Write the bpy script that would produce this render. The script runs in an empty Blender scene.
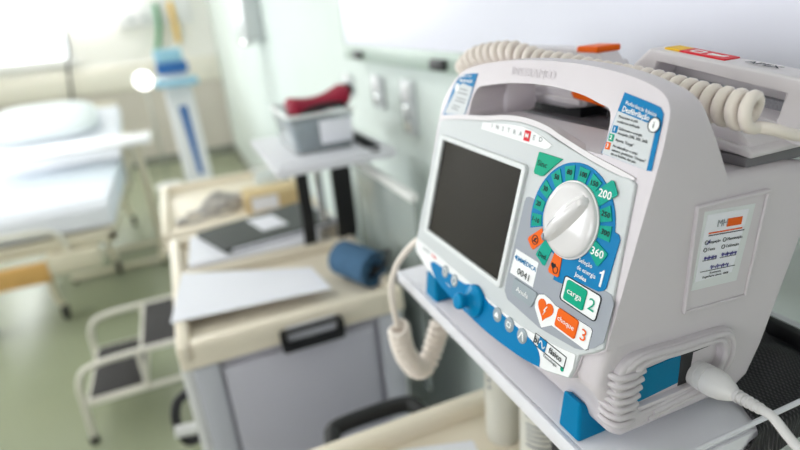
import bpy, bmesh, math, random
from mathutils import Vector, Matrix
random.seed(7)
PI = math.pi
scene = bpy.context.scene
COL = scene.collection

# ------------------------------------------------------------------ materials
def lin(c):
    return tuple((x/12.92 if x <= .04045 else ((x+.055)/1.055)**2.4) for x in c)
def rgb(r, g, b): return lin((r/255, g/255, b/255))
MATS = {}
def mat(name, col, rough=.45, metal=0., bump=0., bscale=200., var=0., vscale=8., trans=0., emit=None, estr=0., ior=1.45, coat=0., alpha=1., sub=0.):
    m = bpy.data.materials.new(name); m.use_nodes = True
    nt = m.node_tree; b = nt.nodes['Principled BSDF']
    b.inputs['Base Color'].default_value = (*col, 1)
    b.inputs['Roughness'].default_value = rough
    b.inputs['Metallic'].default_value = metal
    b.inputs['IOR'].default_value = ior
    b.inputs['Transmission Weight'].default_value = trans
    b.inputs['Coat Weight'].default_value = coat
    b.inputs['Alpha'].default_value = alpha
    if emit:
        b.inputs['Emission Color'].default_value = (*emit, 1)
        b.inputs['Emission Strength'].default_value = estr
    if bump or var:
        tc = nt.nodes.new('ShaderNodeTexCoord')
    if bump:
        n = nt.nodes.new('ShaderNodeTexNoise'); n.inputs['Scale'].default_value = bscale
        n.inputs['Detail'].default_value = 3
        nt.links.new(tc.outputs['Object'], n.inputs['Vector'])
        bp = nt.nodes.new('ShaderNodeBump'); bp.inputs['Strength'].default_value = bump
        bp.inputs['Distance'].default_value = .001
        nt.links.new(n.outputs['Fac'], bp.inputs['Height'])
        nt.links.new(bp.outputs['Normal'], b.inputs['Normal'])
    if var:
        n2 = nt.nodes.new('ShaderNodeTexNoise'); n2.inputs['Scale'].default_value = vscale
        n2.inputs['Detail'].default_value = 4
        nt.links.new(tc.outputs['Object'], n2.inputs['Vector'])
        mx = nt.nodes.new('ShaderNodeMix'); mx.data_type = 'RGBA'
        mx.inputs['A'].default_value = (*[c*(1-var) for c in col], 1)
        mx.inputs['B'].default_value = (*[min(1, c*(1+var)) for c in col], 1)
        nt.links.new(n2.outputs['Fac'], mx.inputs['Factor'])
        nt.links.new(mx.outputs['Result'], b.inputs['Base Color'])
    MATS[name] = m
    return m

M = {}
M['abs'] = mat('white_abs', rgb(214, 206, 212), .38, bump=.06, bscale=900)
M['abs_handle'] = mat('white_abs_handle', rgb(222, 216, 220), .36, bump=.05, bscale=900)
M['bumper'] = mat('bumper_rubber', rgb(207, 200, 205), .42, bump=.05, bscale=700)
M['panel'] = mat('panel_grey', rgb(203, 206, 209), .45, bump=.05, bscale=900)
M['panel_dark'] = mat('panel_mid_grey', rgb(160, 164, 174), .45, bump=.05, bscale=900, ior=1.2)
M['white_film'] = mat('white_film', rgb(240, 240, 242), .4, bump=.02)
M['key_grey'] = mat('key_grey', rgb(150, 160, 168), .45, bump=.03)
M['key_light'] = mat('key_icon', rgb(205, 212, 216), .45, bump=.02)
M['blue'] = mat('print_blue', rgb(0, 122, 180), .4, bump=.02, ior=1.2)
M['teal'] = mat('print_green', rgb(0, 164, 130), .4, bump=.02, ior=1.2)
M['tealtag'] = mat('dial_tag_green', rgb(0, 160, 140), .4, bump=.02, ior=1.2)
M['orange'] = mat('print_orange', rgb(238, 102, 22), .4, bump=.02, ior=1.2)
M['red'] = mat('print_red', rgb(222, 45, 58), .4, bump=.02, ior=1.2)
M['yellow'] = mat('print_yellow', rgb(246, 196, 40), .45, bump=.02, ior=1.2)
M['ink'] = mat('print_ink', rgb(35, 40, 45), .5, bump=.01, ior=1.2)
M['ink_grey'] = mat('print_grey_ink', rgb(138, 142, 148), .5, bump=.01)
M['ink_white'] = mat('print_white', rgb(248, 248, 248), .45, bump=.01)
M['pen'] = mat('pen_ink', rgb(75, 70, 150), .5, bump=.01)
M['screen'] = mat('screen_glass', rgb(34, 29, 27), .06, bump=.004, bscale=30, ior=1.32)
M['bezel'] = mat('screen_bezel', rgb(224, 226, 228), .35, bump=.03)
M['label_grey'] = mat('label_grey', rgb(205, 208, 212), .45, bump=.02)
M['blue_rubber'] = mat('blue_rubber', rgb(0, 122, 172), .42, bump=.15, bscale=1200, ior=1.2)
M['blue_knob'] = mat('blue_plastic', rgb(0, 132, 188), .28, bump=.02, ior=1.2)
M['blue_port'] = mat('blue_connector', rgb(0, 118, 160), .4, bump=.1, bscale=900, ior=1.2)
M['dark'] = mat('dark_plastic', rgb(30, 30, 33), .5, bump=.1, bscale=500)
M['knobw'] = mat('knob_white', rgb(226, 222, 224), .16, bump=.01, coat=.4)
M['cord'] = mat('cord_cream', rgb(240, 229, 220), .38, bump=.03, bscale=400)
M['cordw'] = mat('cord_white', rgb(222, 219, 220), .42, bump=.04, bscale=400)
M['speckle'] = mat('speckled_grey', rgb(165, 165, 172), .8, var=.4, vscale=700, bump=.5, bscale=900)
M['shelf'] = mat('shelf_white', rgb(232, 231, 238), .3, bump=.03, bscale=300)
M['beige'] = mat('cart_beige', rgb(238, 227, 208), .4, bump=.08, bscale=400, var=.03)
M['cartgrey'] = mat('cart_grey', rgb(197, 195, 206), .45, bump=.06, bscale=400, var=.02)
M['cartlight'] = mat('cart_light_grey', rgb(198, 199, 207), .45, bump=.06, bscale=400)
M['post'] = mat('post_white', rgb(232, 232, 230), .4, bump=.03)
M['black'] = mat('black_plastic', rgb(24, 24, 26), .45, bump=.08, bscale=500)
M['acrylic'] = mat('acrylic_board', rgb(205, 214, 210), .2, trans=.55, bump=.02)
M['paper'] = mat('paper', rgb(240, 240, 248), .8, bump=.05, bscale=150, var=.02)
M['folder'] = mat('folder_black', rgb(52, 56, 54), .45, bump=.15, bscale=600, var=.1)
M['cuff'] = mat('cuff_denim_blue', rgb(62, 98, 130), .85, bump=.6, bscale=500, var=.25, vscale=60)
M['cuff_in'] = mat('cuff_lining_dark', rgb(30, 38, 50), .9, bump=.5, bscale=500)
M['crimson'] = mat('crimson_nylon', rgb(150, 22, 52), .75, bump=.6, bscale=350, var=.15, vscale=40)
M['clear'] = mat('clear_plastic', rgb(235, 240, 242), .25, trans=.75, bump=.02, ior=1.2)
M['slate'] = mat('slate_cloth', rgb(95, 118, 135), .9, bump=.6, bscale=300, var=.25, vscale=40)
M['bottle'] = mat('bottle_translucent', rgb(232, 230, 220), .3, trans=.25, bump=.04, bscale=80)
M['tray'] = mat('tray_grey', rgb(120, 117, 122), .5, bump=.05)
M['mesh'] = None
M['chrome'] = mat('chrome', rgb(225, 226, 228), .12, metal=1., bump=.005)
M['tube_cream'] = mat('painted_tube', rgb(230, 226, 214), .35, bump=.04, bscale=300)
M['tread'] = mat('rubber_tread', rgb(58, 56, 56), .8, bump=.7, bscale=250, var=.15, vscale=80)
M['bedframe'] = mat('bed_frame_cream', rgb(226, 218, 196), .4, bump=.04, bscale=300)
M['wood'] = mat('footboard_wood', rgb(226, 178, 108), .5, bump=.1, bscale=60, var=.2, vscale=10)
M['sheet'] = mat('bed_sheet', rgb(236, 238, 246), .9, bump=.4, bscale=60, var=.03)
M['pillow'] = mat('pillow_case', rgb(240, 246, 248), .9, bump=.4, bscale=60, var=.02)
M['blueband'] = mat('draw_sheet_blue', rgb(226, 234, 243), .9, bump=.4, bscale=60)
M['medblue'] = mat('device_blue', rgb(52, 110, 178), .4, bump=.04)
M['paleblue'] = mat('device_pale_blue', rgb(160, 208, 230), .4, bump=.04)
M['devwhite'] = mat('device_white', rgb(240, 240, 242), .35, bump=.03)
M['wallr'] = mat('wall_paint_green_white', rgb(219, 228, 224), .85, bump=.15, bscale=120, var=.015)
M['wallb'] = mat('wall_paint_cream', rgb(250, 248, 244), .6, bump=.15, bscale=120, var=.015)
M['walllow'] = mat('wall_lower_grey', rgb(214, 207, 198), .55, bump=.15, bscale=120, var=.03)
M['rail'] = mat('wall_guard_cream', rgb(246, 241, 230), .45, bump=.08, bscale=120)
M['ceil'] = mat('ceiling_paint', rgb(244, 244, 242), .8, bump=.15, bscale=90)
M['base'] = mat('baseboard_grey', rgb(140, 142, 134), .5, bump=.08)
M['floor'] = mat('vinyl_floor_green', rgb(148, 154, 128), .32, bump=.06, bscale=60, var=.06, vscale=3)
M['xray'] = mat('viewer_acrylic', rgb(224, 224, 236), .3, bump=.004, bscale=6, ior=1.22)
M['xframe'] = mat('viewer_frame_grey_green', rgb(168, 184, 174), .4, bump=.05, bscale=400)
M['socket'] = mat('socket_plate_grey', rgb(208, 212, 214), .25, bump=.03)
M['lamp'] = mat('lamp_diffuser', rgb(255, 255, 250), .5, emit=(1, .985, .96), estr=9)
M['fill_glow'] = mat('added_fill_diffuser', rgb(255, 255, 250), .5, emit=(1, .985, .96), estr=30)  # strong glow of the added fill light on the back wall
M['examlamp'] = mat('lit_lamp_head', rgb(255, 250, 240), .5, emit=(1, .97, .92), estr=6)
M['winframe'] = mat('window_frame_white', rgb(238, 238, 236), .4, bump=.03)
M['green_hose'] = mat('oxygen_hose_green', rgb(96, 160, 120), .4, bump=.03)
M['yellow_hose'] = mat('air_hose_yellow', rgb(240, 196, 70), .4, bump=.03)
M['cable_grey'] = mat('cable_grey', rgb(176, 172, 170), .5, bump=.05)
M['carton'] = mat('carton_beige', rgb(205, 182, 138), .7, bump=.2, bscale=100, var=.06)

def glass_mat():
    m = bpy.data.materials.new('window_glass'); m.use_nodes = True
    nt = m.node_tree; nt.nodes.clear()
    out = nt.nodes.new('ShaderNodeOutputMaterial'); mx = nt.nodes.new('ShaderNodeMixShader')
    t = nt.nodes.new('ShaderNodeBsdfTransparent'); g = nt.nodes.new('ShaderNodeBsdfGlossy')
    g.inputs['Roughness'].default_value = .05
    fr = nt.nodes.new('ShaderNodeFresnel'); fr.inputs['IOR'].default_value = 1.3
    nt.links.new(fr.outputs[0], mx.inputs[0]); nt.links.new(t.outputs[0], mx.inputs[1]); nt.links.new(g.outputs[0], mx.inputs[2])
    nt.links.new(mx.outputs[0], out.inputs[0])
    return m
M['glass'] = glass_mat()

def mesh_mat():
    m = bpy.data.materials.new('black_mesh_fabric'); m.use_nodes = True
    nt = m.node_tree; b = nt.nodes['Principled BSDF']
    b.inputs['Roughness'].default_value = .85
    tc = nt.nodes.new('ShaderNodeTexCoord')
    w = []
    for ang in (35, -35):
        mp = nt.nodes.new('ShaderNodeMapping'); mp.inputs['Rotation'].default_value = (0, 0, math.radians(ang))
        nt.links.new(tc.outputs['Object'], mp.inputs['Vector'])
        wv = nt.nodes.new('ShaderNodeTexWave'); wv.inputs['Scale'].default_value = 95
        wv.inputs['Distortion'].default_value = 1.2
        nt.links.new(mp.outputs[0], wv.inputs['Vector']); w.append(wv)
    mu = nt.nodes.new('ShaderNodeMath'); mu.operation = 'MULTIPLY'
    nt.links.new(w[0].outputs['Fac'], mu.inputs[0]); nt.links.new(w[1].outputs['Fac'], mu.inputs[1])
    cr = nt.nodes.new('ShaderNodeValToRGB')
    cr.color_ramp.elements[0].color = (.012, .012, .014, 1); cr.color_ramp.elements[1].color = (.075, .07, .075, 1)
    nt.links.new(mu.outputs[0], cr.inputs[0]); nt.links.new(cr.outputs[0], b.inputs['Base Color'])
    bp = nt.nodes.new('ShaderNodeBump'); bp.inputs['Strength'].default_value = .8; bp.inputs['Distance'].default_value = .002
    nt.links.new(mu.outputs[0], bp.inputs['Height']); nt.links.new(bp.outputs[0], b.inputs['Normal'])
    return m
M['mesh'] = mesh_mat()

# ------------------------------------------------------------------ mesh builder
class F:                                            # a flat frame: right, up, normal
    def __init__(s, o, right, up):
        s.o = Vector(o); s.r = Vector(right).normalized(); s.u = Vector(up).normalized(); s.n = s.r.cross(s.u)
    def p(s, a, b, w=0.): return s.o + s.r*a + s.u*b + s.n*w

def smooth_path(pts, n=8, closed=False):
    P = [Vector(p) for p in pts]; out = []
    N = len(P); segs = N if closed else N-1
    for i in range(segs):
        if closed: p0, p1, p2, p3 = P[i-1], P[i], P[(i+1) % N], P[(i+2) % N]
        else: p0, p1, p2, p3 = P[max(i-1, 0)], P[i], P[i+1], P[min(i+2, N-1)]
        for k in range(n):
            t = k/n
            out.append(.5*((2*p1)+(p2-p0)*t+(2*p0-5*p1+4*p2-p3)*t*t+(3*p1-p0-3*p2+p3)*t**3))
    if not closed: out.append(P[-1])
    return out

class MB:
    def __init__(s): s.bm = bmesh.new()
    def box(s, lo, hi, bev=0., seg=2):
        lo = Vector(lo); hi = Vector(hi); vs = []
        for z in (lo.z, hi.z):
            for x, y in ((lo.x, lo.y), (hi.x, lo.y), (hi.x, hi.y), (lo.x, hi.y)):
                vs.append(s.bm.verts.new((x, y, z)))
        fs = [s.bm.faces.new([vs[i] for i in q]) for q in ((3, 2, 1, 0), (4, 5, 6, 7), (0, 1, 5, 4), (1, 2, 6, 5), (2, 3, 7, 6), (3, 0, 4, 7))]
        if bev:
            ed = list({e for f in fs for e in f.edges})
            bmesh.ops.bevel(s.bm, geom=ed, offset=bev, segments=seg, profile=.5, affect='EDGES')
        return s
    def loft(s, rings, cap=True, closed=False):
        R = [[s.bm.verts.new(p) for p in r] for r in rings]; n = len(R[0])
        pairs = list(zip(R, R[1:])) + ([(R[-1], R[0])] if closed else [])
        for a, b in pairs:
            for i in range(n):
                j = (i+1) % n
                s.bm.faces.new((a[i], a[j], b[j], b[i]))
        if cap and not closed:
            s.bm.faces.new(list(reversed(R[0]))); s.bm.faces.new(R[-1])
        return s
    def tube(s, path, r, n=10, closed=False):
        P = [Vector(p) for p in path]; N = len(P)
        rad = r if callable(r) else (lambda t: r)
        rings = []; up = None
        for i, p in enumerate(P):
            if closed: d = P[(i+1) % N]-P[i-1]
            else: d = P[min(i+1, N-1)]-P[max(i-1, 0)]
            d.normalize()
            if up is None:
                up = Vector((0, 0, 1)) if abs(d.z) < .9 else Vector((1, 0, 0))
            up = (up-d*up.dot(d))
            if up.length < 1e-6: up = d.orthogonal()
            up.normalize(); sd = d.cross(up)
            rr = rad(i/max(1, N-1))
            rings.append([p+(up*math.cos(2*PI*k/n)+sd*math.sin(2*PI*k/n))*rr for k in range(n)])
        return s.loft(rings, closed=closed)
    def cyl(s, a, b, r, n=24, r2=None):
        r2 = r if r2 is None else r2
        return s.tube([a, b], lambda t: r+(r2-r)*t, n)
    def lathe(s, o, axis, prof, n=32):               # prof: (radius, height along axis)
        o = Vector(o); ax = Vector(axis).normalized(); e1 = ax.orthogonal().normalized(); e2 = ax.cross(e1)
        rings = [[o+ax*h+(e1*math.cos(2*PI*k/n)+e2*math.sin(2*PI*k/n))*max(r, 1e-5) for k in range(n)] for r, h in prof]
        return s.loft(rings)
    def prism(s, front, back):
        a = [s.bm.verts.new(p) for p in front]; b = [s.bm.verts.new(p) for p in back]; n = len(a)
        s.bm.faces.new(a); s.bm.faces.new(list(reversed(b)))
        for i in range(n):
            j = (i+1) % n
            s.bm.faces.new((a[j], a[i], b[i], b[j]))
        return s
    def plate(s, fr, pts, w0, w1):
        return s.prism([fr.p(a, b, w1) for a, b in pts], [fr.p(a, b, w0) for a, b in pts])
    def ringplate(s, fr, outer, inner, w0, w1):
        n = len(outer)
        lay = [[s.bm.verts.new(fr.p(a, b, w)) for a, b in lp] for lp, w in ((outer, w0), (outer, w1), (inner, w1), (inner, w0))]
        for q in range(4):
            A, B = lay[q], lay[(q+1) % 4]
            for i in range(n):
                j = (i+1) % n
                s.bm.faces.new((A[i], A[j], B[j], B[i]))
        return s
    def ellipsoid(s, c, rad, nu=20, nv=12, rot=None):
        c = Vector(c); rings = []
        for j in range(nv+1):
            ph = -PI/2+PI*j/nv
            ring = []
            for k in range(nu):
                v = Vector((rad[0]*max(math.cos(ph), 1e-4)*math.cos(2*PI*k/nu), rad[1]*max(math.cos(ph), 1e-4)*math.sin(2*PI*k/nu), rad[2]*math.sin(ph)))
                if rot: v = rot @ v
                ring.append(c+v)
            rings.append(ring)
        return s.loft(rings)
    def text(s, body, fr, a, b, w, size, align='CENTER', bold=0., rot=0., sx=1.):
        size *= .88; sx *= 1.17
        cu = bpy.data.curves.new('lettering', 'FONT'); cu.body = body; cu.size = 1.
        cu.align_x = align; cu.align_y = 'CENTER'; cu.resolution_u = 2; cu.extrude = .00006/size; cu.offset = bold*.6
        o = bpy.data.objects.new('lettering', cu); COL.objects.link(o)
        dg = bpy.context.evaluated_depsgraph_get(); dg.update()
        me = bpy.data.meshes.new_from_object(o.evaluated_get(dg))
        bpy.data.objects.remove(o); bpy.data.curves.remove(cu)
        c, sn = math.cos(rot), math.sin(rot)
        for v in me.vertices:
            x, y, z = v.co*size; x *= sx
            v.co = fr.p(a+x*c-y*sn, b+x*sn+y*c, w+z)
        s.bm.from_mesh(me); bpy.data.meshes.remove(me)
        return s

def root_loc(o):
    v = Vector((0, 0, 0))
    while o: v += o.location; o = o.parent
    return v
def obj(name, mb, m, parent=None, smooth=40, bevel=0., bseg=3, at=None):
    bmesh.ops.recalc_face_normals(mb.bm, faces=mb.bm.faces)
    off = root_loc(parent) if parent else Vector(at or (0, 0, 0))
    for v in mb.bm.verts: v.co -= off
    me = bpy.data.meshes.new(name); mb.bm.to_mesh(me); mb.bm.free()
    if m: me.materials.append(m)
    for p in me.polygons: p.use_smooth = True
    me.set_sharp_from_angle(angle=math.radians(smooth))
    o = bpy.data.objects.new(name, me); COL.objects.link(o)
    if parent: o.parent = parent
    else: o.location = off
    if bevel:
        bv = o.modifiers.new('bevel', 'BEVEL'); bv.width = bevel; bv.segments = bseg
        bv.limit_method = 'ANGLE'; bv.angle_limit = math.radians(42); bv.harden_normals = True
    return o
def tag(o, label, cat, group=None):
    o['label'] = label; o['category'] = cat
    if group: o['group'] = group
    return o
def thing(name, label, cat, loc, group=None):
    o = bpy.data.objects.new(name, None); o.empty_display_size = .05
    COL.objects.link(o); o.location = loc
    return tag(o, label, cat, group)
def struct(name, mb, m, **k):
    o = obj(name, mb, m, **k)
    if not o.parent: o['kind'] = 'structure'
    return o
def copy_tree(o, parent=None):
    c = o.copy(); COL.objects.link(c); c.parent = parent
    for ch in [x for x in bpy.data.objects if x.parent == o]: copy_tree(ch, c)
    return c
def circle(cx, cy, r, n=40, a0=0., a1=2*PI, full=True):
    m = n if full else n-1
    return [(cx+r*math.cos(a0+(a1-a0)*k/m), cy+r*math.sin(a0+(a1-a0)*k/m)) for k in range(n)]
def rrect(x0, y0, x1, y1, r, n=5):
    out = []
    for cx, cy, a in ((x1-r, y1-r, 0), (x0+r, y1-r, 90), (x0+r, y0+r, 180), (x1-r, y0+r, 270)):
        for k in range(n+1):
            t = math.radians(a+90*k/n); out.append((cx+r*math.cos(t), cy+r*math.sin(t)))
    return out
def helix(path, R, pitch, seg=14, warp=lambda t: t, phase=0.):
    """coil wound round a smooth centre line"""
    P = smooth_path(path, 24); L = [0]
    for a, b in zip(P, P[1:]): L.append(L[-1]+(b-a).length)
    tot = L[-1]; n = int(tot/pitch*seg); out = []; up = Vector((0, 0, 1)); j = 0
    for i in range(n+1):
        d = tot*warp(i/n)
        while j < len(P)-2 and L[j+1] < d: j += 1
        t = (d-L[j])/max(1e-9, L[j+1]-L[j]); c = P[j].lerp(P[j+1], t); tg = (P[j+1]-P[j]).normalized()
        up = (up-tg*up.dot(tg)).normalized(); sd = tg.cross(up)
        a = 2*PI*i/seg+phase; rr = R(i/n) if callable(R) else R
        out.append(c+(up*math.cos(a)+sd*math.sin(a))*rr)
    return out

# ------------------------------------------------------------------ room shell
XW, XL, YB, YF, ZC = .60, -3.2, 7.4, -2.6, 2.75
struct('floor', MB().box((XL-.1, YF-.1, -.1), (XW+.1, YB+.1, 0)), M['floor'])
struct('ceiling', MB().box((XL-.1, YF-.1, ZC), (XW+.1, YB+.1, ZC+.1)), M['ceil'])
struct('wall_right', MB().box((XW, YF-.1, 0), (XW+.1, YB+.1, ZC)), M['wallr'])
struct('wall_front', MB().box((XL, YF-.1, 0), (XW, YF, ZC)), M['wallb'])
def wall_open(axis, c0, c1, a0, a1, holes):
    """wall slab along an axis with rectangular window holes (h0,h1,z0,z1) in order"""
    mb = MB(); cur = a0
    def bx(p0, p1, z0, z1):
        if axis == 'x': mb.box((p0, c0, z0), (p1, c1, z1))
        else: mb.box((c0, p0, z0), (c1, p1, z1))
    for h0, h1, z0, z1 in holes:
        bx(cur, h0, 0, ZC); bx(h0, h1, 0, z0); bx(h0, h1, z1, ZC); cur = h1
    bx(cur, a1, 0, ZC)
    return mb
BW = (-2.4, -.92, 1.30, 2.25)
struct('wall_back', wall_open('x', YB, YB+.1, XL, XW, [BW]), M['wallb'])
LW = [(-1.6, .6, 1.0, 2.3), (2.2, 4.8, 1.0, 2.3)]
struct('wall_left', wall_open('y', XL-.1, XL, YF, YB, LW), M['wallb'])
def window(n, axis, h0, h1, z0, z1, c):
    fr = MB(); t = .05
    def b(mb, p0, p1, q0, q1, d0, d1):
        if axis == 'x': mb.box((p0, c+d0, q0), (p1, c+d1, q1))
        else: mb.box((c-d1, p0, q0), (c-d0, p1, q1))
    for p0, p1, q0, q1 in ((h0, h0+t, z0, z1), (h1-t, h1, z0, z1), (h0+t, h1-t, z0, z0+t), (h0+t, h1-t, z1-t, z1), ((h0+h1)/2-t/2, (h0+h1)/2+t/2, z0+t, z1-t)):
        b(fr, p0, p1, q0, q1, .0, .07)
    o = struct('window_%d' % n, fr, M['winframe'])
    pm = MB()
    b(pm, h0+t, (h0+h1)/2-t/2, z0+t, z1-t, .03, .036); b(pm, (h0+h1)/2+t/2, h1-t, z0+t, z1-t, .03, .036)
    obj('window_pane', pm, M['glass'], o)
    sl = MB(); b(sl, h0-.03, h1+.03, z0-.03, z0, -.04, .0)
    obj('window_sill', sl, M['winframe'], o)
window(1, 'x', *BW, YB)
for i, h in enumerate(LW): window(2+i, 'y', *h, XL)
struct('trim_1', MB().box((XL, YB-.03, .93), (XW-.005, YB, 1.21), .006), M['rail'])
struct('trim_2', MB().box((XL, YB-.012, .1), (XW-.005, YB, .929)), M['walllow'])
struct('baseboard_back', MB().box((XL, YB-.016, 0), (XW-.005, YB, .1)), M['base'])
struct('baseboard_right', MB().box((XW-.014, YF, 0), (XW, YB-.02, .1)), M['base'])
struct('baseboard_left', MB().box((XL, YF, 0), (XL+.014, YB-.02, .1)), M['base'])

# ceiling lamps
spots = [(-1.0, .9), (-.95, 2.6), (-1.05, 5.8), (-2.4, 1.5), (-2.4, 4.5), (-2.4, -1.7)]
names = ['above the defibrillator cart', 'between the carts and the bed', 'above the bed head', 'on the window side near the front', 'on the window side near the back', 'behind the viewer']
for (x, y), w in zip(spots, names):
    t = thing('ceiling_light', 'white rectangular ceiling light panel ' + w, 'ceiling light', (x, y, ZC), 'ceiling light panels')
    rim = MB()
    fr = F((x, y, ZC-.05), (1, 0, 0), (0, -1, 0))
    rim.ringplate(fr, [(-.17, -.63), (.17, -.63), (.17, .63), (-.17, .63)], [(-.15, -.61), (.15, -.61), (.15, .61), (-.15, .61)], -.05, .0)
    obj('lamp_frame', rim, M['winframe'], t)
    obj('diffuser', MB().box((x-.15, y-.61, ZC-.045), (x+.15, y+.61, ZC-.035)), M['lamp'], t)

# ------------------------------------------------------------------ emergency carts
CZ = .95                                             # top of the cart
SZ = 1.216                                           # defibrillator shelf
def make_cart(ox, oy, label):
    """cart standing with its front left floor corner at ox, oy"""
    t = thing('emergency_cart', label, 'medical cart', (ox, oy, 0), 'emergency carts with raised shelves')
    X = lambda v: ox+v
    Y = lambda v: oy+v
    W, D = .5, .675
    # beige moulded top with two tray recesses
    mb = MB()
    zt, zb, zf = CZ, CZ-.06, CZ-.028
    mb.box((X(0), Y(0), zb), (X(W), Y(D), zf-.012), .006)
    for x0, x1, y0, y1 in ((0, .028, 0, D), (W-.028, W, 0, D), (.028, W-.028, 0, .03), (.028, W-.028, D-.03, D), (.028, W-.028, .365, .395)):
        mb.box((X(x0), Y(y0), zf-.02), (X(x1), Y(y1), zt), .008, 3)
    mb.box((X(.02), Y(.02), zf-.014), (X(W-.02), Y(D-.02), zf))
    obj('top_tray', mb, M['beige'], t)
    mb = MB().box((X(.02), Y(.02), .14), (X(W-.02), Y(D-.02), zb), .006)
    obj('carcass', mb, M['cartgrey'], t)
    mb = MB()
    for x0 in (.016, W-.07):
        mb.box((X(x0+.004), Y(.004), .14), (X(x0+.058), Y(.019), zb-.002), .006)
    obj('front_post', mb, M['cartlight'], t)
    # white corner rails on the left and right
    for x0 in (-.004, W-.016):
        for y0 in (.03, D-.05):
            obj('frame_post', MB().box((X(x0), Y(y0), .12), (X(x0+.02), Y(y0+.022), zb-.003), .004), M['post'], t)
    for z0, z1 in ((.53, .872), (.34, .525), (.15, .335)):
        d = obj('drawer', MB().box((X(.08), Y(.002), z0), (X(W-.08), Y(.0195), z1), .006), M['cartgrey'], t)
        if z0 < .5:
            obj('drawer_handle', MB().box((X(.18), Y(-.02), z1-.06), (X(.32), Y(.003), z1-.03), .006), M['black'], d)
    # front pull let into the edge of the top
    fr = F((X(.276), Y(0), CZ-.045), (1, 0, 0), (0, 0, 1))
    p = obj('pull_handle', MB().ringplate(fr, rrect(-.070, -.026, .070, .022, .008), rrect(-.058, -.008, .058, .019, .004), .001, .022), M['black'], t)
    obj('handle_insert', MB().box((X(.276-.055), Y(-.006), CZ-.058), (X(.276+.055), Y(.0), CZ-.02)), M['cartlight'], p)
    # side hook
    mb = MB().tube(smooth_path([(X(-.005), Y(.1), .78), (X(-.035), Y(.08), .77), (X(-.045), Y(.07), .72), (X(-.03), Y(.07), .67), (X(-.003), Y(.09), .66)], 6), .011, 8)
    hk = obj('side_hook', mb, M['black'], t)
    obj('hook_pad', MB().cyl((X(-.006), Y(.05), .715), (X(-.05), Y(.05), .72), .014, 14), M['post'], hk)
    # rear push handle
    mb = MB().tube(smooth_path([(X(.17), Y(D-.004), .9), (X(.18), Y(D+.05), .905), (X(.2), Y(D+.075), .905), (X(.31), Y(D+.075), .905), (X(.335), Y(D+.05), .905), (X(.345), Y(D-.004), .9)], 6), .014, 10)
    obj('push_handle', mb, M['black'], t)
    # shelf on two black uprights
    sx0, sx1, sy0, sy1 = .297, .60, .228, .644
    mb = MB().box((X(sx0), Y(sy0), SZ-.012), (X(sx1), Y(sy1), SZ), .0015)
    mb.box((X(sx0-.005), Y(sy0-.003), SZ-.017), (X(sx0), Y(sy1+.003), SZ-.0005), .0012)
    mb.box((X(sx0-.003), Y(sy0-.003), SZ-.02), (X(sx1), Y(sy0), SZ), .0008)
    sh = obj('equipment_shelf', mb, M['shelf'], t)
    mb = MB().tube(smooth_path([(X(sx0+.012), Y(sy0-.0015), SZ-.002), (X(sx0+.0125), Y(sy0-.0045), SZ+.009), (X(sx0+.03), Y(sy0-.005), SZ+.0125), (X(sx1-.04), Y(sy0-.005), SZ+.0125), (X(sx1-.0125), Y(sy0-.0045), SZ+.009), (X(sx1-.012), Y(sy0-.0015), SZ-.002)], 5), .0022, 8)
    obj('guard_rod', mb, M['shelf'], sh)
    mb = MB().box((X(.549), Y(sy0+.002), SZ), (X(.56), Y(sy1), SZ+.02), .003)
    mb.box((X(.54), Y(sy0+.002), SZ), (X(.549), Y(sy1), SZ+.006), .002)
    obj('shelf_rail', mb, M['black'], sh)
    for px, pw in ((.38, .034), (.49, .056)):
        mb = MB()
        pts = smooth_path([(X(px-.03), Y(.375), CZ-.02), (X(px-.005), Y(.385), CZ+.0), (X(px), Y(.39), CZ+.05), (X(px), Y(.39), CZ+.14), (X(px), Y(.39), SZ-.03), (X(px-.004), Y(.385), SZ-.013)], 6)
        rings = [[q+Vector((pw/2*a, .007*b, 0)) for a, b in ((-1, -1), (1, -1), (1, 1), (-1, 1))] for q in pts]
        mb.loft(rings)
        obj('shelf_upright', mb, M['black'], t, smooth=30)
    obj('shelf_pole', MB().cyl((X(.44), Y(.46), CZ-.03), (X(.44), Y(.46), SZ-.012), .012, 16), M['chrome'], t)
    # acrylic side board
    bd = obj('side_board', MB().box((X(W+.052), Y(.02), .62), (X(W+.06), Y(.47), CZ+.19), .002), M['acrylic'], t)
    obj('board_edge', MB().box((X(W+.045), Y(.018), CZ+.19), (X(W+.067), Y(.472), CZ+.208), .004), M['post'], bd)
    obj('board_bracket', MB().box((X(W), Y(.2), .8), (X(W+.052), Y(.26), .83), .004), M['post'], bd)
    for cx in (.05, W-.05):
        for cy in (.06, D-.06):
            c = obj('castor', MB().lathe((X(cx)-.013, Y(cy), .05), (1, 0, 0), [(.0, 0), (.04, 0), (.05, .006), (.05, .02), (.04, .026), (0, .026)], 24), M['dark'], t)
            obj('castor_fork', MB().box((X(cx)-.022, Y(cy)-.02, .06), (X(cx)+.022, Y(cy)+.02, .14), .006), M['chrome'], c)
    return t
cart1 = make_cart(-.061, 0., 'beige topped grey cart in the foreground carrying the defibrillator on its raised shelf')
cart2 = copy_tree(cart1); cart2.location = (-.106, 1.072, 0)
cart2['label'] = 'beige topped grey cart with black folder and papers, red bag on its raised shelf'

# ------------------------------------------------------------------ defibrillator
DO = Vector((.33, .41, SZ))
D = thing('defibrillator', 'white and grey hospital defibrillator with round energy dial standing on the white shelf', 'defibrillator', DO)
TI = math.radians(15); ST, CT = math.sin(TI), math.cos(TI)
PF = F((.225, 0, 1.28), (0, -1, 0), (ST, 0, CT))     # plane of the front panel; right = -y
def YV(pts): return [(-y, v) for y, v in pts]
def fx(z): return .225+(z-1.28)*math.tan(TI)

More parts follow.
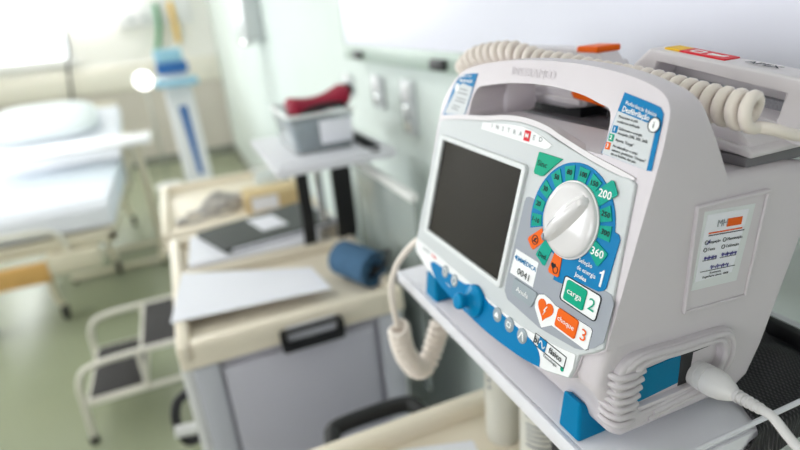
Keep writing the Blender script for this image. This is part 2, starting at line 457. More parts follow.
# housing
prof = [(.258, 1.230), (.249, 1.235), (.244, 1.262), (.236, 1.275), (.2315, 1.288), (fx(1.36)+.0035, 1.36), (fx(1.432)+.0035, 1.432), (.276, 1.438), (.325, 1.437), (.340, 1.424), (.40, 1.4225), (.425, 1.418), (.437, 1.402), (.434, 1.375), (.4225, 1.334), (.412, 1.297), (.404, 1.268), (.392, 1.240), (.376, 1.230)]
hb = MB().prism([(x, .254, z) for x, z in prof], [(x, .560, z) for x, z in prof])
body = obj('housing', hb, M['abs'], D, bevel=.009, bseg=4)

# front frame with the carry handle: outline in (y, v)
outer = smooth_path([(.5605, .150, 0), (.5575, .175, 0), (.5445, .1965, 0), (.5215, .2122, 0), (.478, .2215, 0), (.42, .2268, 0), (.36, .2275, 0), (.312, .2243, 0), (.275, .2175, 0), (.2585, .2075, 0), (.2545, .190, 0), (.2535, .170, 0), (.2535, .150, 0)], 4)
outer = [(p.x, p.y) for p in outer]
inner = smooth_path([(.303, .167, 0), (.3035, .188, 0), (.3075, .1985, 0), (.318, .2012, 0), (.3424, .2060, 0), (.3844, .2085, 0), (.4324, .2063, 0), (.472, .2010, 0), (.4885, .1972, 0), (.496, .186, 0), (.4985, .166, 0)], 4)
inner = [(p.x, p.y) for p in inner]
poly = [(.5605, .004)] + outer + [(.2535, .004), (.2535, .001), (.5605, .001)]
def shell_back(p):
    return Vector((max(.328-(p.z-1.435)*.52 if p.z > 1.40 else .315, p.x+.016), p.y, p.z))
mb = MB()
fo_ = [PF.p(-y, v, .0005) for y, v in outer]; n = len(fo_)
hole = inner                                          # hand opening, closed by the sill
cen = len(outer)
bmv = mb.bm.verts.new
lo = [PF.p(-y, v, -.0022) for y, v in ([(.5605, .014)] + outer + [(.2535, .039), (.2600, .0330), (.2725, .0245), (.2738, .0125), (.2765, .0035), (.285, .001), (.550, .001), (.557, .004)])]
li = [PF.p(-y, v, -.0022) for y, v in inner]
def ring_faces(L, flip):
    V = [bmv(p) for p in L]
    return V
VO = [bmv(p) for p in lo]; VI = [bmv(p) for p in li]
VOb = [bmv(shell_back(p)) for p in lo]; VIb = [bmv(shell_back(p)) for p in li]
# the hole runs right to left along its top: cut the front face in two along its lower corners
k0, k1 = 1, len(outer)
for A, B in ((VO, VI), (VOb, VIb)):
    mb.bm.faces.new(A[k0:k1+1] + B)                   # arch
    mb.bm.faces.new([A[i] for i in range(0, k0+1)] + B[::-1][:1] + B[:1] + [A[i] for i in range(k1, len(A))])
N_ = len(VO)
for i in range(N_): mb.bm.faces.new((VO[i], VO[(i+1) % N_], VOb[(i+1) % N_], VOb[i]))
N_ = len(VI)
for i in range(N_): mb.bm.faces.new((VI[i], VI[(i+1) % N_], VIb[(i+1) % N_], VIb[i]))
bmesh.ops.recalc_face_normals(mb.bm, faces=mb.bm.faces)
fs = set(VO) | set(VI); bs = set(VOb) | set(VIb)
ed = [e for e in mb.bm.edges if len(e.link_faces) == 2 and e.calc_face_angle(0) > .6 and ((e.verts[0] in fs and e.verts[1] in fs) or (e.verts[0] in bs and e.verts[1] in bs and min(v.co.z for v in e.verts) > 1.448))]
bmesh.ops.bevel(mb.bm, geom=ed, offset=.009, segments=5, profile=.5, affect='EDGES', clamp_overlap=True)
obj('carry_handle', mb, M['abs'], D)
mb = MB(); mb.text('INSTRAMED', PF, -.405, .2165, -.0017, .0115)
obj('embossed_lettering', mb, M['abs'], D)

# cradle walls that hold the paddles behind the handle
mb = MB().box((.312, .492, 1.437), (.350, .556, 1.475), .006)
obj('paddle_tray', MB().box((.362, .262, 1.4205), (.428, .555, 1.4308), .002), M['tray'], D)
obj('paddle_cradle', mb, M['abs'], D)

# grey control panel
pan = [(.2655, .155), (.2545, .040), (.262, .033), (.2735, .0245), (.2748, .0125), (.277, .003), (.3031, -.0062), (.3354, -.0125), (.3822, -.0168), (.4513, -.0160), (.5283, -.0070), (.5560, .0000), (.5615, .0090), (.5615, .0180), (.5535, .150), (.5500, .1565), (.515, .1625), (.4643, .1682), (.43, .1735), (.40, .1752), (.37, .1730), (.3526, .1688), (.3152, .1619), (.2861, .1575), (.272, .1575)]
def soft(pts, i0, i1, n=4):
    mid = [(p.x, p.y) for p in smooth_path([(a, b, 0) for a, b in pts[i0:i1+1]], n)]
    return pts[:i0] + mid + pts[i1+1:]
pan = soft(pan, 14, 24)
cp = obj('control_panel', MB().plate(PF, YV(pan), -.012, .0), M['panel'], D, bevel=.0015)
W0 = .0002                                            # print sits on the panel face
lt = [(.557, .1600), (.540, .1640), (.515, .1675), (.4643, .1728), (.43, .1780), (.40, .1798), (.37, .1776), (.35, .1730), (.3152, .1660), (.2861, .1616), (.2680, .1585)]
lb = [(.2680, .1568), (.2861, .1576), (.3152, .1620), (.35, .1690), (.37, .1731), (.40, .1753), (.43, .1736), (.4643, .1683), (.515, .1626), (.540, .1588), (.557, .1560)]
mb = MB().plate(PF, YV(soft(lt, 0, 10) + soft(lb, 0, 10)), -.014, -.0008)
obj('panel_lip', mb, M['abs_handle'], cp)

# darker keypad area
def layer(name, pts, m, parent, w=0., th=.0004, smooth=True):
    return obj(name, MB().plate(PF, YV(pts), W0+w-.0003, W0+w+th), m, parent)
kp = [(.3745, .112), (.3735, .1165), (.370, .118), (.310, .118), (.310, .080), (.2600, .079), (.2556, .074), (.2552, .060), (.2552, .045), (.262, .037), (.272, .030), (.279, .0275), (.320, .0225), (.368, .0255), (.3745, .0310), (.3755, .040)]
key_area = layer('keypad_film', kp, M['panel_dark'], cp)

# white strip with the blue wave along the bottom
st = [(.5590, .0160), (.50, .0160), (.4527, .0150), (.3761, .0124), (.345, .0130), (.3178, .0158), (.295, .0195), (.2765, .0235), (.2755, .0125), (.2778, .0040), (.3031, -.0050), (.3354, -.0113), (.3822, -.0156), (.4513, -.0148), (.5283, -.0058), (.5545, .0010), (.5595, .0085)]
strip = layer('key_strip', st, M['white_film'], cp, w=.0001)
wv = smooth_path([(.5135, .0000, 0), (.511, .0050, 0), (.500, .0068, 0), (.470, .0080, 0), (.4415, .0092, 0), (.43, .013, 0), (.418, .0155, 0), (.405, .0145, 0), (.395, .0105, 0), (.3828, .0105, 0), (.3495, .0096, 0), (.3300, .0090, 0), (.3180, .0068, 0), (.3115, .0010, 0), (.3098, -.0055, 0), (.3110, -.0066, 0), (.3354, -.0115, 0), (.3822, -.0157, 0), (.42, -.0157, 0), (.4592, -.0143, 0), (.495, -.0098, 0)], 3, closed=True)
wave = layer('blue_wave', [(p.x, p.y) for p in wv], M['blue'], strip, w=.0006)
for i, (y, v) in enumerate([(.4797, .0060), (.4583, .0048), (.3764, .0067), (.3569, .0067), (.3375, .0063)]):
    mb = MB().lathe(PF.p(-y, v, W0+.0006), PF.n, [(0, 0), (.0066, 0), (.0066, .0007), (.0058, .0012), (0, .0013)], 28)
    kk = obj('round_key', mb, M['key_grey'], strip)
W2 = W0+.0021
def icon(mb): obj('key_icon', mb, M['ink_white'], strip)
for y, v in ((.4797, .0060), (.4583, .0048)):
    icon(MB().ringplate(PF, circle(-y, v, .0042, 20), circle(-y, v, .0034, 20), W2-.0012, W2))
icon(MB().plate(PF, [(-.3764-.003, .0045), (-.3764+.003, .0045), (-.3764+.0022, .0075), (-.3764, .0092), (-.3764-.0022, .0075)], W2-.0012, W2))
ib0 = MB().ringplate(PF, rrect(-.3569-.003, .0042, -.3569+.003, .0092, .0012), rrect(-.3569-.0021, .0051, -.3569+.0021, .0083, .0008), W2-.0012, W2)
icon(ib0)
icon(MB().plate(PF, [(-.3375-.0012, .0098), (-.3375+.0012, .0098), (-.3375+.0040, .0030), (-.3375+.0028, .0030), (-.3375, .0085), (-.3375-.0028, .0030), (-.3375-.0040, .0030)], W2-.0012, W2))
mb = MB().text('Curva', PF, -.468, -.0042, W0+.0013, .0035)
obj('key_caption', mb, M['ink_white'], strip)
# blue push knob
po = PF.p(-.4150, .0025, W0)
mb = MB().lathe(po, PF.n, [(0, 0), (.0150, 0), (.0156, .0008), (.0156, .0032), (.0148, .0045), (.0128, .0055), (.0090, .0068), (.0066, .0088), (.0060, .0125), (.0066, .0150), (.0078, .0165), (.0080, .0195), (.0072, .0212), (.0045, .0216), (0, .0217)], 36)
obj('push_knob', mb, M['blue_knob'], D, smooth=60)
mb = MB().text('cardio', PF, -.5395, .0118, W0+.0006, .0072, 'LEFT', bold=.008); obj('model_lettering', mb, M['ink_grey'], strip)
mb = MB().text('max', PF, -.5168, .0118, W0+.0006, .0072, 'LEFT', bold=.012); obj('model_lettering', mb, M['red'], strip)

# screen
ob = rrect(-.5415, .0305, -.3795, .1425, .004)
ib = rrect(-.5335, .0355, -.3850, .1375, .0015)
bz = obj('screen_bezel', MB().ringplate(PF, ob, ib, W0-.002, W0+.0032), M['bezel'], D, bevel=.0011)
obj('screen', MB().plate(PF, rrect(-.5345, .0345, -.3840, .1385, .001), W0-.002, W0+.0004), M['screen'], bz)

# makers plate at the top of the panel
lp = [(.4645, .1600), (.4640, .1665), (.4400, .1688), (.4192, .1712), (.4000, .1722), (.3841, .1708), (.3700, .1682), (.3560, .1640), (.3590, .1610), (.3640, .1595)]
lg = layer('makers_plate', lp, M['white_film'], cp)
mb = MB()
x0 = -.4465
for i, ch in enumerate('INSTRA'):
    mb.text(ch, PF, x0+i*.0093, .1657, W0+.0006, .0064)
for i, ch in enumerate('ED'):
    mb.text(ch, PF, x0+(7+i)*.0093+.001, .1657, W0+.0006, .0064)
obj('lettering', mb, M['ink_grey'], lg)
mx = x0+6*.0093+.0005
rsq = layer('red_square', [(-(mx-.0042), .1614), (-(mx+.0042), .1614), (-(mx+.0042), .1702), (-(mx-.0042), .1702)], M['red'], lg, w=.0003)
obj('lettering', MB().text('M', PF, mx, .1657, W0+.0010, .0064, bold=.02), M['ink_white'], lg)

# energy dial
DC = (.3165, .1116)                                    # centre (y, v)
def dp(ang, r): a = math.radians(ang); return (DC[0]-r*math.sin(a), DC[1]+r*math.cos(a))
ring_o = [dp(-360*k/64, .0460) for k in range(64)]; ring_i = [dp(-360*k/64, .026) for k in range(64)]
dial = obj('energy_dial', MB().ringplate(PF, YV(ring_o), YV(ring_i), W0-.0002, W0+.0006), M['blue'], D)
# lower part of the ring is cut by the tags; blue box that carries number 1
b1 = [(.3150, .0735), (.3150, .0900), (.2900, .1200), (.2745, .1205), (.2670, .1195), (.2648, .1165), (.2655, .0815), (.2672, .0785), (.2712, .0762), (.3060, .0735)]
box1 = layer('number_box', b1, M['blue'], dial, w=.0002, th=.0005)
# mid-grey patch over the lower left of the ring
layer('dial_gap', [dp(a, .0466) for a in range(-178, -111, 6)] + [dp(a, .0285) for a in range(-112, -179, -6)], M['panel_dark'], dial, w=.0003, th=.0005)
tags = {'1-10': -103, '20': -83, '30': -62, '50': -39, '80': -17, '100': 5, '150': 25, '250': 63, '300': 82}
for k, a in tags.items():
    pts = [dp(a-7.2, .0438), dp(a+7.2, .0438), dp(a+7.6, .032), dp(a-7.6, .032)]
    tg = layer('scale_mark', pts, M['tealtag'], dial, w=.0008, th=.0004)
    c = dp(a, .0386)
    obj('scale_number', MB().text(k, PF, -c[0], c[1], W0+.0014, .0064 if len(k) < 3 else .0060, bold=.035, sx=.9), M['ink'], tg)
tg = layer('scale_mark', [(.2850, .1528), (.2830, .1528), (.2768, .1455), (.2772, .1438), (.2905, .1325), (.2985, .1405)], M['tealtag'], dial, w=.0010)
obj('scale_number', MB().text('200', PF, -.2872, .1420, W0+.0017, .0092, bold=.02, sx=.9), M['ink_white'], tg)
tg = layer('scale_mark', [(.2850, .1092), (.2716, .1042), (.2716, .1025), (.2768, .0930), (.2785, .0928), (.2890, .1000)], M['tealtag'], dial, w=.0010)
obj('scale_number', MB().text('360', PF, -.2805, .1015, W0+.0017, .0092, bold=.02, sx=.9), M['ink_white'], tg)
tg = layer('mode_mark', [(.3440, .0990), (.3370, .0908), (.3485, .0790), (.3512, .0795), (.3580, .0845), (.3575, .0870)], M['orange'], dial, w=.0010)
c = (.3487, .0875); pic = MB()
pic.ringplate(PF, [(-c[0]+a, c[1]+b) for a, b in circle(0, 0, .0040, 18)], [(-c[0]+a, c[1]+b) for a, b in circle(0, 0, .0034, 18)], W0+.0012, W0+.0017)
pic.plate(PF, rrect(-c[0]-.0022, c[1]-.0018, -c[0]+.0022, c[1]-.0008, .0002), W0+.0012, W0+.0017)
pic.plate(PF, [(-c[0]-.0018, c[1]), (-c[0], c[1]-.0008), (-c[0]+.0020, c[1]+.0016), (-c[0]+.0010, c[1]+.0022)], W0+.0012, W0+.0017)
obj('mode_icon', pic, M['ink'], tg)
tg = layer('mode_mark', [(.3375, .0915), (.3265, .0880), (.3305, .0722), (.3325, .0715), (.3438, .0765), (.3434, .0785)], M['tealtag'], dial, w=.0010)
obj('mode_name', MB().text('Desl.', PF, -.3352, .0785, W0+.0017, .0066, bold=.01, sx=.8), M['ink'], tg)
tg = layer('mode_mark', [(.3228, .0870), (.3140, .0872), (.3125, .0705), (.3140, .0692), (.3240, .0692), (.3255, .0710)], M['orange'], dial, w=.0010)
def heart(cx, cy, s, n=28):
    out = []
    for k in range(n):
        t = 2*PI*k/n
        out.append((cx+s*16*math.sin(t)**3/17, cy+s*(13*math.cos(t)-5*math.cos(2*t)-2*math.cos(3*t)-math.cos(4*t)+2)/17))
    return out
pic = MB().plate(PF, heart(-.3205, .0758, .0030), W0+.0012, W0+.0017)
pic.ringplate(PF, circle(-.3172, .0738, .0030, 18), circle(-.3172, .0738, .0025, 18), W0+.0012, W0+.0018)
obj('mode_icon', pic, M['ink'], tg)
mb = MB()
mb.text('Seleção', PF, -.2965, .0905, W0+.0010, .0054, 'LEFT', sx=.85); mb.text('de energia', PF, -.2965, .0848, W0+.0010, .0054, 'LEFT', sx=.85); mb.text('Joules', PF, -.2965, .0791, W0+.0010, .0052, 'LEFT', bold=.02, sx=.95)
obj('lettering', mb, M['ink_white'], box1)
one = [(0, 0), (.0017, 0), (.0017, .0122), (.0004, .0122), (-.0004, .0108), (-.0022, .0098), (-.0022, .0085), (0, .0094)]
obj('number', MB().plate(PF, [(-.2718+a, .0800+b) for a, b in one], W0+.0004, W0+.0011), M['ink_white'], box1)
sy = layer('sync_key', [(.3695, .1550), (.3688, .1562), (.3500, .1562), (.3396, .1562), (.3460, .1505), (.3570, .1392), (.3600, .1380), (.3690, .1380), (.3705, .1395)], M['teal'], D, th=.0010)
obj('lettering', MB().text('Sinc', PF, -.3615, .1475, W0+.0012, .0078), M['ink'], sy)

# rotary selector
ko = PF.p(-.3145, .1150, W0)
mb = MB().lathe(ko, PF.n, [(0, .0003), (.0292, .0003), (.0298, .0012), (.0296, .0022), (.0285, .0026), (.0282, .0038), (.0273, .0050), (.0235, .0062), (.0, .0066)], 56)
kb = obj('energy_selector', mb, M['knobw'], D, smooth=50)
# grip ridge across the knob, pointing to upper right
ga = math.radians(40); gx = PF.r*math.sin(ga)+PF.u*math.cos(ga); gy = PF.n.cross(gx)
rings = []
for k in range(21):
    s = -1+2*k/20; c = math.sqrt(max(0., 1-s*s))
    h = .0056+.0074*(c**.6); hw = .0026+.0022*c
    b = ko+gx*(s*.0268)
    z0 = .002
    rings.append([b-gy*(hw*1.9+.001)+PF.n*z0, b-gy*hw+PF.n*(h-.003), b-gy*(hw*.6)+PF.n*h, b+gy*(hw*.6)+PF.n*h, b+gy*hw+PF.n*(h-.003), b+gy*(hw*3.2+.001)+PF.n*z0])
obj('grip_ridge', MB().loft(rings), M['knobw'], kb, smooth=60)
obj('pointer_line', MB().loft([[ko-gx*s+gy*t+PF.n*w for t, w in ((-.0014, d+.0006), (.0014, d+.0006), (.0014, d-.003), (-.0014, d-.002))] for s, d in ((.0215, .0115), (.0250, .0102), (.0275, .0083))]), M['panel_dark'], kb)

# asset sticker
stk = layer('asset_sticker', [(.3715, .0715), (.3392, .0712), (.3392, .0495), (.3725, .0490)], M['white_film'], D, w=.0002)
mb = MB().text('EMMÉDICA', PF, -.3540, .0645, W0+.0010, .0062, bold=.01, sx=.9)
mb.plate(PF, [(-.3705, .0648), (-.3685, .0668), (-.3672, .0650), (-.3688, .0632)], W0+.0004, W0+.0009)
obj('lettering', mb, M['blue'], stk)
obj('number', MB().text('0041', PF, -.3535, .0545, W0+.0010, .0092), M['ink'], stk)

# keys
def key(name, pts, m, cap, cx, cy, size, mcap, parent, th=.0012, w=.0006, **k):
    o = obj(name, MB().plate(PF, YV(pts), W0+w-.0005, W0+w+th), m, parent, bevel=.0004, bseg=2)
    obj('lettering', MB().text(cap, PF, -cx, cy, W0+w+th+.0003, size, **k), mcap, o)
    return o
key('cancel_key', [(.3630, .0478), (.3325, .0480), (.3312, .0465), (.3322, .0410), (.3340, .0360), (.3355, .0338), (.3615, .0336), (.3635, .0350), (.3645, .0465)], M['key_grey'], 'Anula', .3490, .0405, .0072, M['ink_white'], D)
def RR(y0, v0, y1, v1, r): return [(-a, b) for a, b in rrect(-y0, v0, -y1, v1, r)]
cw = layer('charge_surround', RR(.3060, .0550, .2668, .0742, .0028), M['white_film'], D, w=.0003)
obj('outline', MB().ringplate(PF, rrect(-.3064, .0546, -.2664, .0746, .0031), rrect(-.3058, .0552, -.2670, .0740, .0027), W0, W0+.0012), M['ink'], cw)
key('charge_key', RR(.3022, .0567, .2803, .0727, .0020), M['teal'], 'carga',   .2912, .0650, .0074, M['ink_white'], cw)
obj('number', MB().text('2', PF, -.2735, .0645, W0+.0012, .0145), M['teal'], cw)
cwp = [(.3085, .0478), (.2690, .0490), (.2672, .0475), (.2670, .0335), (.2690, .0318), (.3075, .0315), (.3150, .0262), (.3180, .0240), (.3215, .0265), (.3310, .0355), (.3325, .0420), (.3300, .0475), (.3240, .0502), (.3170, .0498)]
ow = layer('shock_surround', cwp, M['white_film'], D, w=.0003)
cxy = (.298, .0385)
obj('outline', MB().plate(PF, YV([(cxy[0]+(y-cxy[0])*1.016, cxy[1]+(v-cxy[1])*1.035) for y, v in cwp]), W0, W0+.0004), M['ink'], ow)
key('shock_key', RR(.3040, .0335, .2808, .0485, .0020), M['orange'], 'choque', .2924, .0412, .0062, M['ink_white'], ow)
obj('number', MB().text('3', PF, -.2735, .0405, W0+.0012, .0145), M['orange'], ow)
hp = heart(-.3183, .0385, .0100)
ht = obj('heart_symbol', MB().plate(PF, hp, W0+.0002, W0+.0013), M['orange'], ow)
bolt = [(-.3168, .0432), (-.3196, .0384), (-.3181, .0386), (-.3193, .0345), (-.3165, .0395), (-.3181, .0393), (-.3158, .0432)]
obj('bolt', MB().plate(PF, bolt, W0+.0008, W0+.0017), M['ink_white'], ht)

# biphasic mark
bf = layer('technology_mark', [(.3225, .0178), (.3110, .0178), (.3110, .0095), (.3225, .0095)], M['white_film'], strip, w=.0002, th=.0003)
obj('outline', MB().ringplate(PF, rrect(-.3228, .0072, -.2838, .0172, .0008), rrect(-.3223, .0077, -.2843, .0167, .0006), W0+.0003, W0+.0010), M['ink'], bf)
obj('lettering', MB().text('bi', PF, -.3195, .0120, W0+.0012, .0092, bold=.02), M['ink'], bf)
obj('wave_tile', MB().plate(PF, rrect(-.3165, .0078, -.3075, .0168, .0004), W0+.0003, W0+.0011), M['blue'], bf)
obj('lettering', MB().text('∿', PF, -.3120, .0123, W0+.0013, .0090) if False else MB().tube([PF.p(-.3155+.007*k/12, .0122+.0024*math.sin(2*PI*k/12), W0+.0012) for k in range(13)], .0005, 6), M['ink_white'], bf)
obj('lettering', MB().text('fásico', PF, -.2955, .0125, W0+.0012, .0078, bold=.02, sx=.85), M['ink'], bf)
mb = MB().text('Tecnologia', PF, -.3000, .0052, W0+.0010, .0038); obj('lettering', mb, M['ink'], bf)
obj('green_dot', MB().plate(PF, circle(-.2855, .0062, .0019, 16), W0+.0002, W0+.0008), M['teal'], bf)

# instruction labels on the handle posts
W1 = -.0018
def hl(name, pts, m, parent, w=0., th=.0003):
    return obj(name, MB().plate(PF, YV(pts), W1+w-.0003, W1+w+th), m, parent)
rl = hl('instruction_label', [(.2968, .2112), (.2720, .2068), (.2640, .2050), (.2605, .2015), (.2595, .1960), (.2575, .1655), (.2610, .1652), (.3038, .1682)], M['blue'], D)
hl('grey_field', [(.2985, .1985), (.2650, .1935), (.2630, .1915), (.2612, .1653), (.3030, .1683)], M['label_grey'], rl, w=.0002)
mb = MB(); rt = math.radians(-4)
mb.text('Referência básica', PF, -.2930, .2048, W1+.0008, .0040, 'LEFT', rot=-.17)
mb.text('Desfibrilação', PF, -.2945, .2004, W1+.0008, .0058, 'LEFT', bold=.02, rot=-.13, sx=.80)
obj('lettering', mb, M['ink_white'], rl)
mb = MB()
for s, y, v in (('Posicione as pás', .2960, .1950), ('conforme indicado', .2963, .1918), ('Selecione a energia', .2930, .1872), ('desejada (200, 300, 360)', .2930, .1842), ('Aperte "Carga"', .2935, .1795), ('Ao identificar o sinal', .2945, .1752), ('sonoro, pressione "choque"', .2945, .1724), ('ou os botões das pás', .2945, .1698)):
    mb.text(s, PF, -y, v, W1+.0008, .0031, 'LEFT', rot=-.06, sx=.86)
obj('lettering', mb, M['ink'], rl)
for k, (n, m, y, v) in enumerate((('1', 'blue', .2965, .1862), ('2', 'teal', .2978, .1802), ('3', 'orange', .2992, .1742))):
    sq = hl('step_square', [(y+.0023, v-.0025), (y-.0023, v-.0025), (y-.0023, v+.0025), (y+.0023, v+.0025)], M[m], rl, w=.0004)
    obj('step_number', MB().text(n, PF, -y, v, W1+.0011, .0046, bold=.02), M['ink_white'], sq)
ib_ = hl('information_badge', [(-a, b) for a, b in circle(-.2648, .1938, .0047, 28)], M['ink_white'], rl, w=.0004)
obj('outline', MB().ringplate(PF, circle(-.2648, .1938, .0049, 28), circle(-.2648, .1938, .0043, 28), W1+.0003, W1+.0010), M['ink'], ib_)
obj('lettering', MB().text('i', PF, -.2648, .1938, W1+.0011, .0072), M['ink'], ib_)
ll = hl('instruction_label', [(.4940, .2105), (.5040, .2098), (.5180, .2080), (.5300, .2040), (.5350, .1990), (.5385, .1940), (.5520, .1625), (.5045, .1680)], M['blue'], D)
hl('grey_field', [(.4985, .1965), (.5200, .1990), (.5310, .1935), (.5492, .1640), (.5047, .1688)], M['label_grey'], ll, w=.0002)
mb = MB().text('Referência básica', PF, -.5265, .2052, W1+.0008, .0036, 'LEFT', rot=.10, sx=.9)
mb.text('Monitoração', PF, -.5270, .2012, W1+.0008, .0056, 'LEFT', bold=.02, rot=.05, sx=.9)
obj('lettering', mb, M['ink_white'], ll)
mb = MB()
for v, y0, y1 in ((.1925, .524, .508), (.1885, .527, .506), (.1830, .5270, .5075), (.1800, .529, .5085), (.1745, .532, .517), (.1715, .534, .520)):
    mb.plate(PF, [(-y0, v), (-y1, v-.0005), (-y1, v+.0006), (-y0, v+.0011)], W1+.0003, W1+.0008)
obj('text_lines', mb, M['ink_grey'], ll)
ib_ = hl('information_badge', [(-a, b) for a, b in circle(-.5305, .1938, .0042, 24)], M['ink_white'], ll, w=.0004)

# right side: service door with sticker
SYD = .254
SF = F((0, SYD, 0), (1, 0, 0), (0, 0, 1))             # normal = -y
dq = [(.3065, 1.4095), (.3770, 1.4075), (.3690, 1.3225), (.3050, 1.3265)]
dn = [(.3085, 1.4070), (.3742, 1.4052), (.3668, 1.3245), (.3070, 1.3285)]
mb = MB().plate(SF, dq, -.004, .0016)
door = obj('service_door', mb, M['abs'], D, bevel=.0016)
obj('door_edge', MB().ringplate(SF, dq, [(.3092, 1.4062), (.3734, 1.4044), (.3662, 1.3255), (.3076, 1.3292)], .001, .0032), M['abs'], door, bevel=.0012)
sq = [(.3175, 1.4005), (.3575, 1.3965), (.3490, 1.3490), (.3130, 1.3505)]
tape = [(.3148, 1.4035), (.3640, 1.3990), (.3560, 1.3400), (.3105, 1.3440)]
tp = obj('clear_tape', MB().plate(SF, tape, .0012, .0018), M['bezel'], door)
sk = obj('service_sticker', MB().plate(SF, sq, .0014, .0022), M['paper'], door)
SF2 = F((.3175, SYD, 1.4005), (.0400, 0, -.0040), (.1, 0, 1))
SF2.u = Vector((.0045, 0, .050)).normalized(); SF2.n = Vector((0, -1, 0))
mb = MB(); mb.text('MH', SF2, .0105, -.0075, .0025, .0085, 'LEFT', sx=.8); obj('lettering', mb, M['ink_grey'], sk)
mb = MB().plate(SF2, [(.0205, -.0108), (.0350, -.0108), (.0350, -.0048), (.0205, -.0048)], .002, .0025)
mb.plate(SF2, [(.0040, -.0142), (.0370, -.0142), (.0370, -.0132), (.0040, -.0132)], .002, .0025); obj('orange_block', mb, M['orange'], sk)
mb = MB()
mb.plate(SF2, [(.0045, -.0158), (.0395, -.0158), (.0395, -.0152), (.0045, -.0152)], .002, .0025)
for a, b, s in ((.006, -.0205, 'Inspeção'), (.0235, -.0205, 'Manutenção'), (.006, -.0260, 'Teste'), (.0235, -.0260, 'Calibração')):
    mb.text(s, SF2, a, b, .0025, .0036, 'LEFT', sx=.85)
    mb.ringplate(SF2, circle(a-.0022, b, .0017, 12), circle(a-.0022, b, .0013, 12), .002, .0025)
for b, a0, a1 in ((-.0345, .003, .0165), (-.0345, .020, .0365), (-.0430, .003, .0375)):
    mb.plate(SF2, [(a0, b), (a1, b), (a1, b+.0004), (a0, b+.0004)], .002, .0025)
mb.text('Assinatura', SF2, .018, -.0448, .0025, .0026); mb.text('Engenharia clínica  0800', SF2, .019, -.0475, .0025, .0026)
obj('lettering', mb, M['ink'], sk)
mb = MB()
for a0, a1, b, h in ((.004, .016, -.0325, .0018), (.021, .036, -.0322, .0020), (.012, .030, -.0405, .0020)):
    pts = [SF2.p(a0+(a1-a0)*k/30, b+h*math.sin(k*1.9)*(.6+.4*math.sin(k*.7)), .0026) for k in range(31)]
    mb.tube(pts, .00025, 5)
mb.tube([SF2.p(.0035, -.0205, .0026), SF2.p(.0045, -.0218, .0026), SF2.p(.0065, -.0185, .0026)], .0003, 5)
obj('handwriting', mb, M['pen'], sk)
obj('housing_seam', MB().tube([(.2725, SYD+.0002, 1.428), (.2735, SYD+.0002, 1.38), (.276, SYD+.0002, 1.31)], .0004, 6), M['bumper'], D)

# bumper, ribs, connector bay on the right flank
bo = smooth_path([(.2475, 1.3005, 0), (.262, 1.3085, 0), (.30, 1.3055, 0), (.345, 1.3030, 0), (.358, 1.2965, 0), (.3625, 1.283, 0), (.357, 1.2660, 0), (.335, 1.2520, 0), (.30, 1.2470, 0), (.262, 1.2440, 0), (.250, 1.2480, 0), (.2445, 1.265, 0), (.2435, 1.287, 0)], 3, closed=True)
bo = [(p.x, p.y) for p in bo]
# inner loop matched point for point
def inner_pt(x, z):
    cx, cz = .305, 1.2755
    return (cx+(x-cx)*(.74 if x > cx else .68), cz+(z-cz)*.62)
bi_ = [inner_pt(*p) for p in bo]
bp = obj('side_bumper', MB().ringplate(SF, bo, bi_, -.006, .0065), M['bumper'], D, bevel=.003, bseg=3)
mb = MB()
for s in (.92, .78):
    mb.tube([SF.p(.305+(x-.305)*s, 1.2755+(z-1.2755)*(s-.02), .0060 if i else .0045) for i, (x, z) in enumerate(bo[:30]) if x > .262 or z > 1.28], .0026, 8)
obj('bumper_moulding', mb, M['bumper'], bp, smooth=70)
mb = MB()
for k in range(7):
    z = 1.2940-k*.0069
    xe = .2690-k*.0012
    pth = smooth_path([(xe, SYD-.0045, z-.0008), (.255, SYD-.0068, z), (.2475, SYD-.0058, z+.0004), (.2435, SYD-.001, z+.0008), (.2430, SYD+.008, z+.001)], 4)
    mb.tube(pth, .0027, 10)
obj('corner_ribs', mb, M['bumper'], bp, smooth=70)
obj('connector_bay', MB().plate(SF, bi_, -.005, .0003), M['bumper'], D)
bq = [(.2715, 1.2890), (.3090, 1.2905), (.3090, 1.2645), (.2650, 1.2610)]
obj('connector_cover', MB().plate(SF, bq, -.004, .0012), M['blue_port'], D, bevel=.0008)
obj('cable_port', MB().plate(SF, [(.3095, 1.2905), (.3400, 1.2893), (.3400, 1.2878), (.3220, 1.2875), (.3200, 1.2610), (.3095, 1.2610)], -.004, .0006), M['dark'], D)
obj('bay_ledge', MB().box((.262, SYD-.0050, 1.2565), (.335, SYD+.002, 1.2605), .001), M['abs'], D)

# rubber feet
def foot(y0, y1, x0, x1, h):
    mb = MB()
    fr = F((0, 0, 0), (0, -1, 0), (0, 0, 1))
    a = [(x0, y0, SZ), (x0, y1, SZ), (x0+.003, y1-.002, SZ+h), (x0+.003, y0+.003, SZ+h)]
    b = [(x1, y0, SZ), (x1, y1, SZ), (x1, y1-.002, SZ+h*.45), (x1, y0+.003, SZ+h*.45)]
    mb.prism([Vector(p) for p in a], [Vector(p) for p in b])
    return obj('foot', mb, M['blue_rubber'], D, bevel=.003)
foot(.2775, .3035, .2368, .272, .036); foot(.5365, .5665, .2368, .272, .033)
foot(.2775, .3035, .36, .385, .014); foot(.5365, .5665, .36, .385, .014)

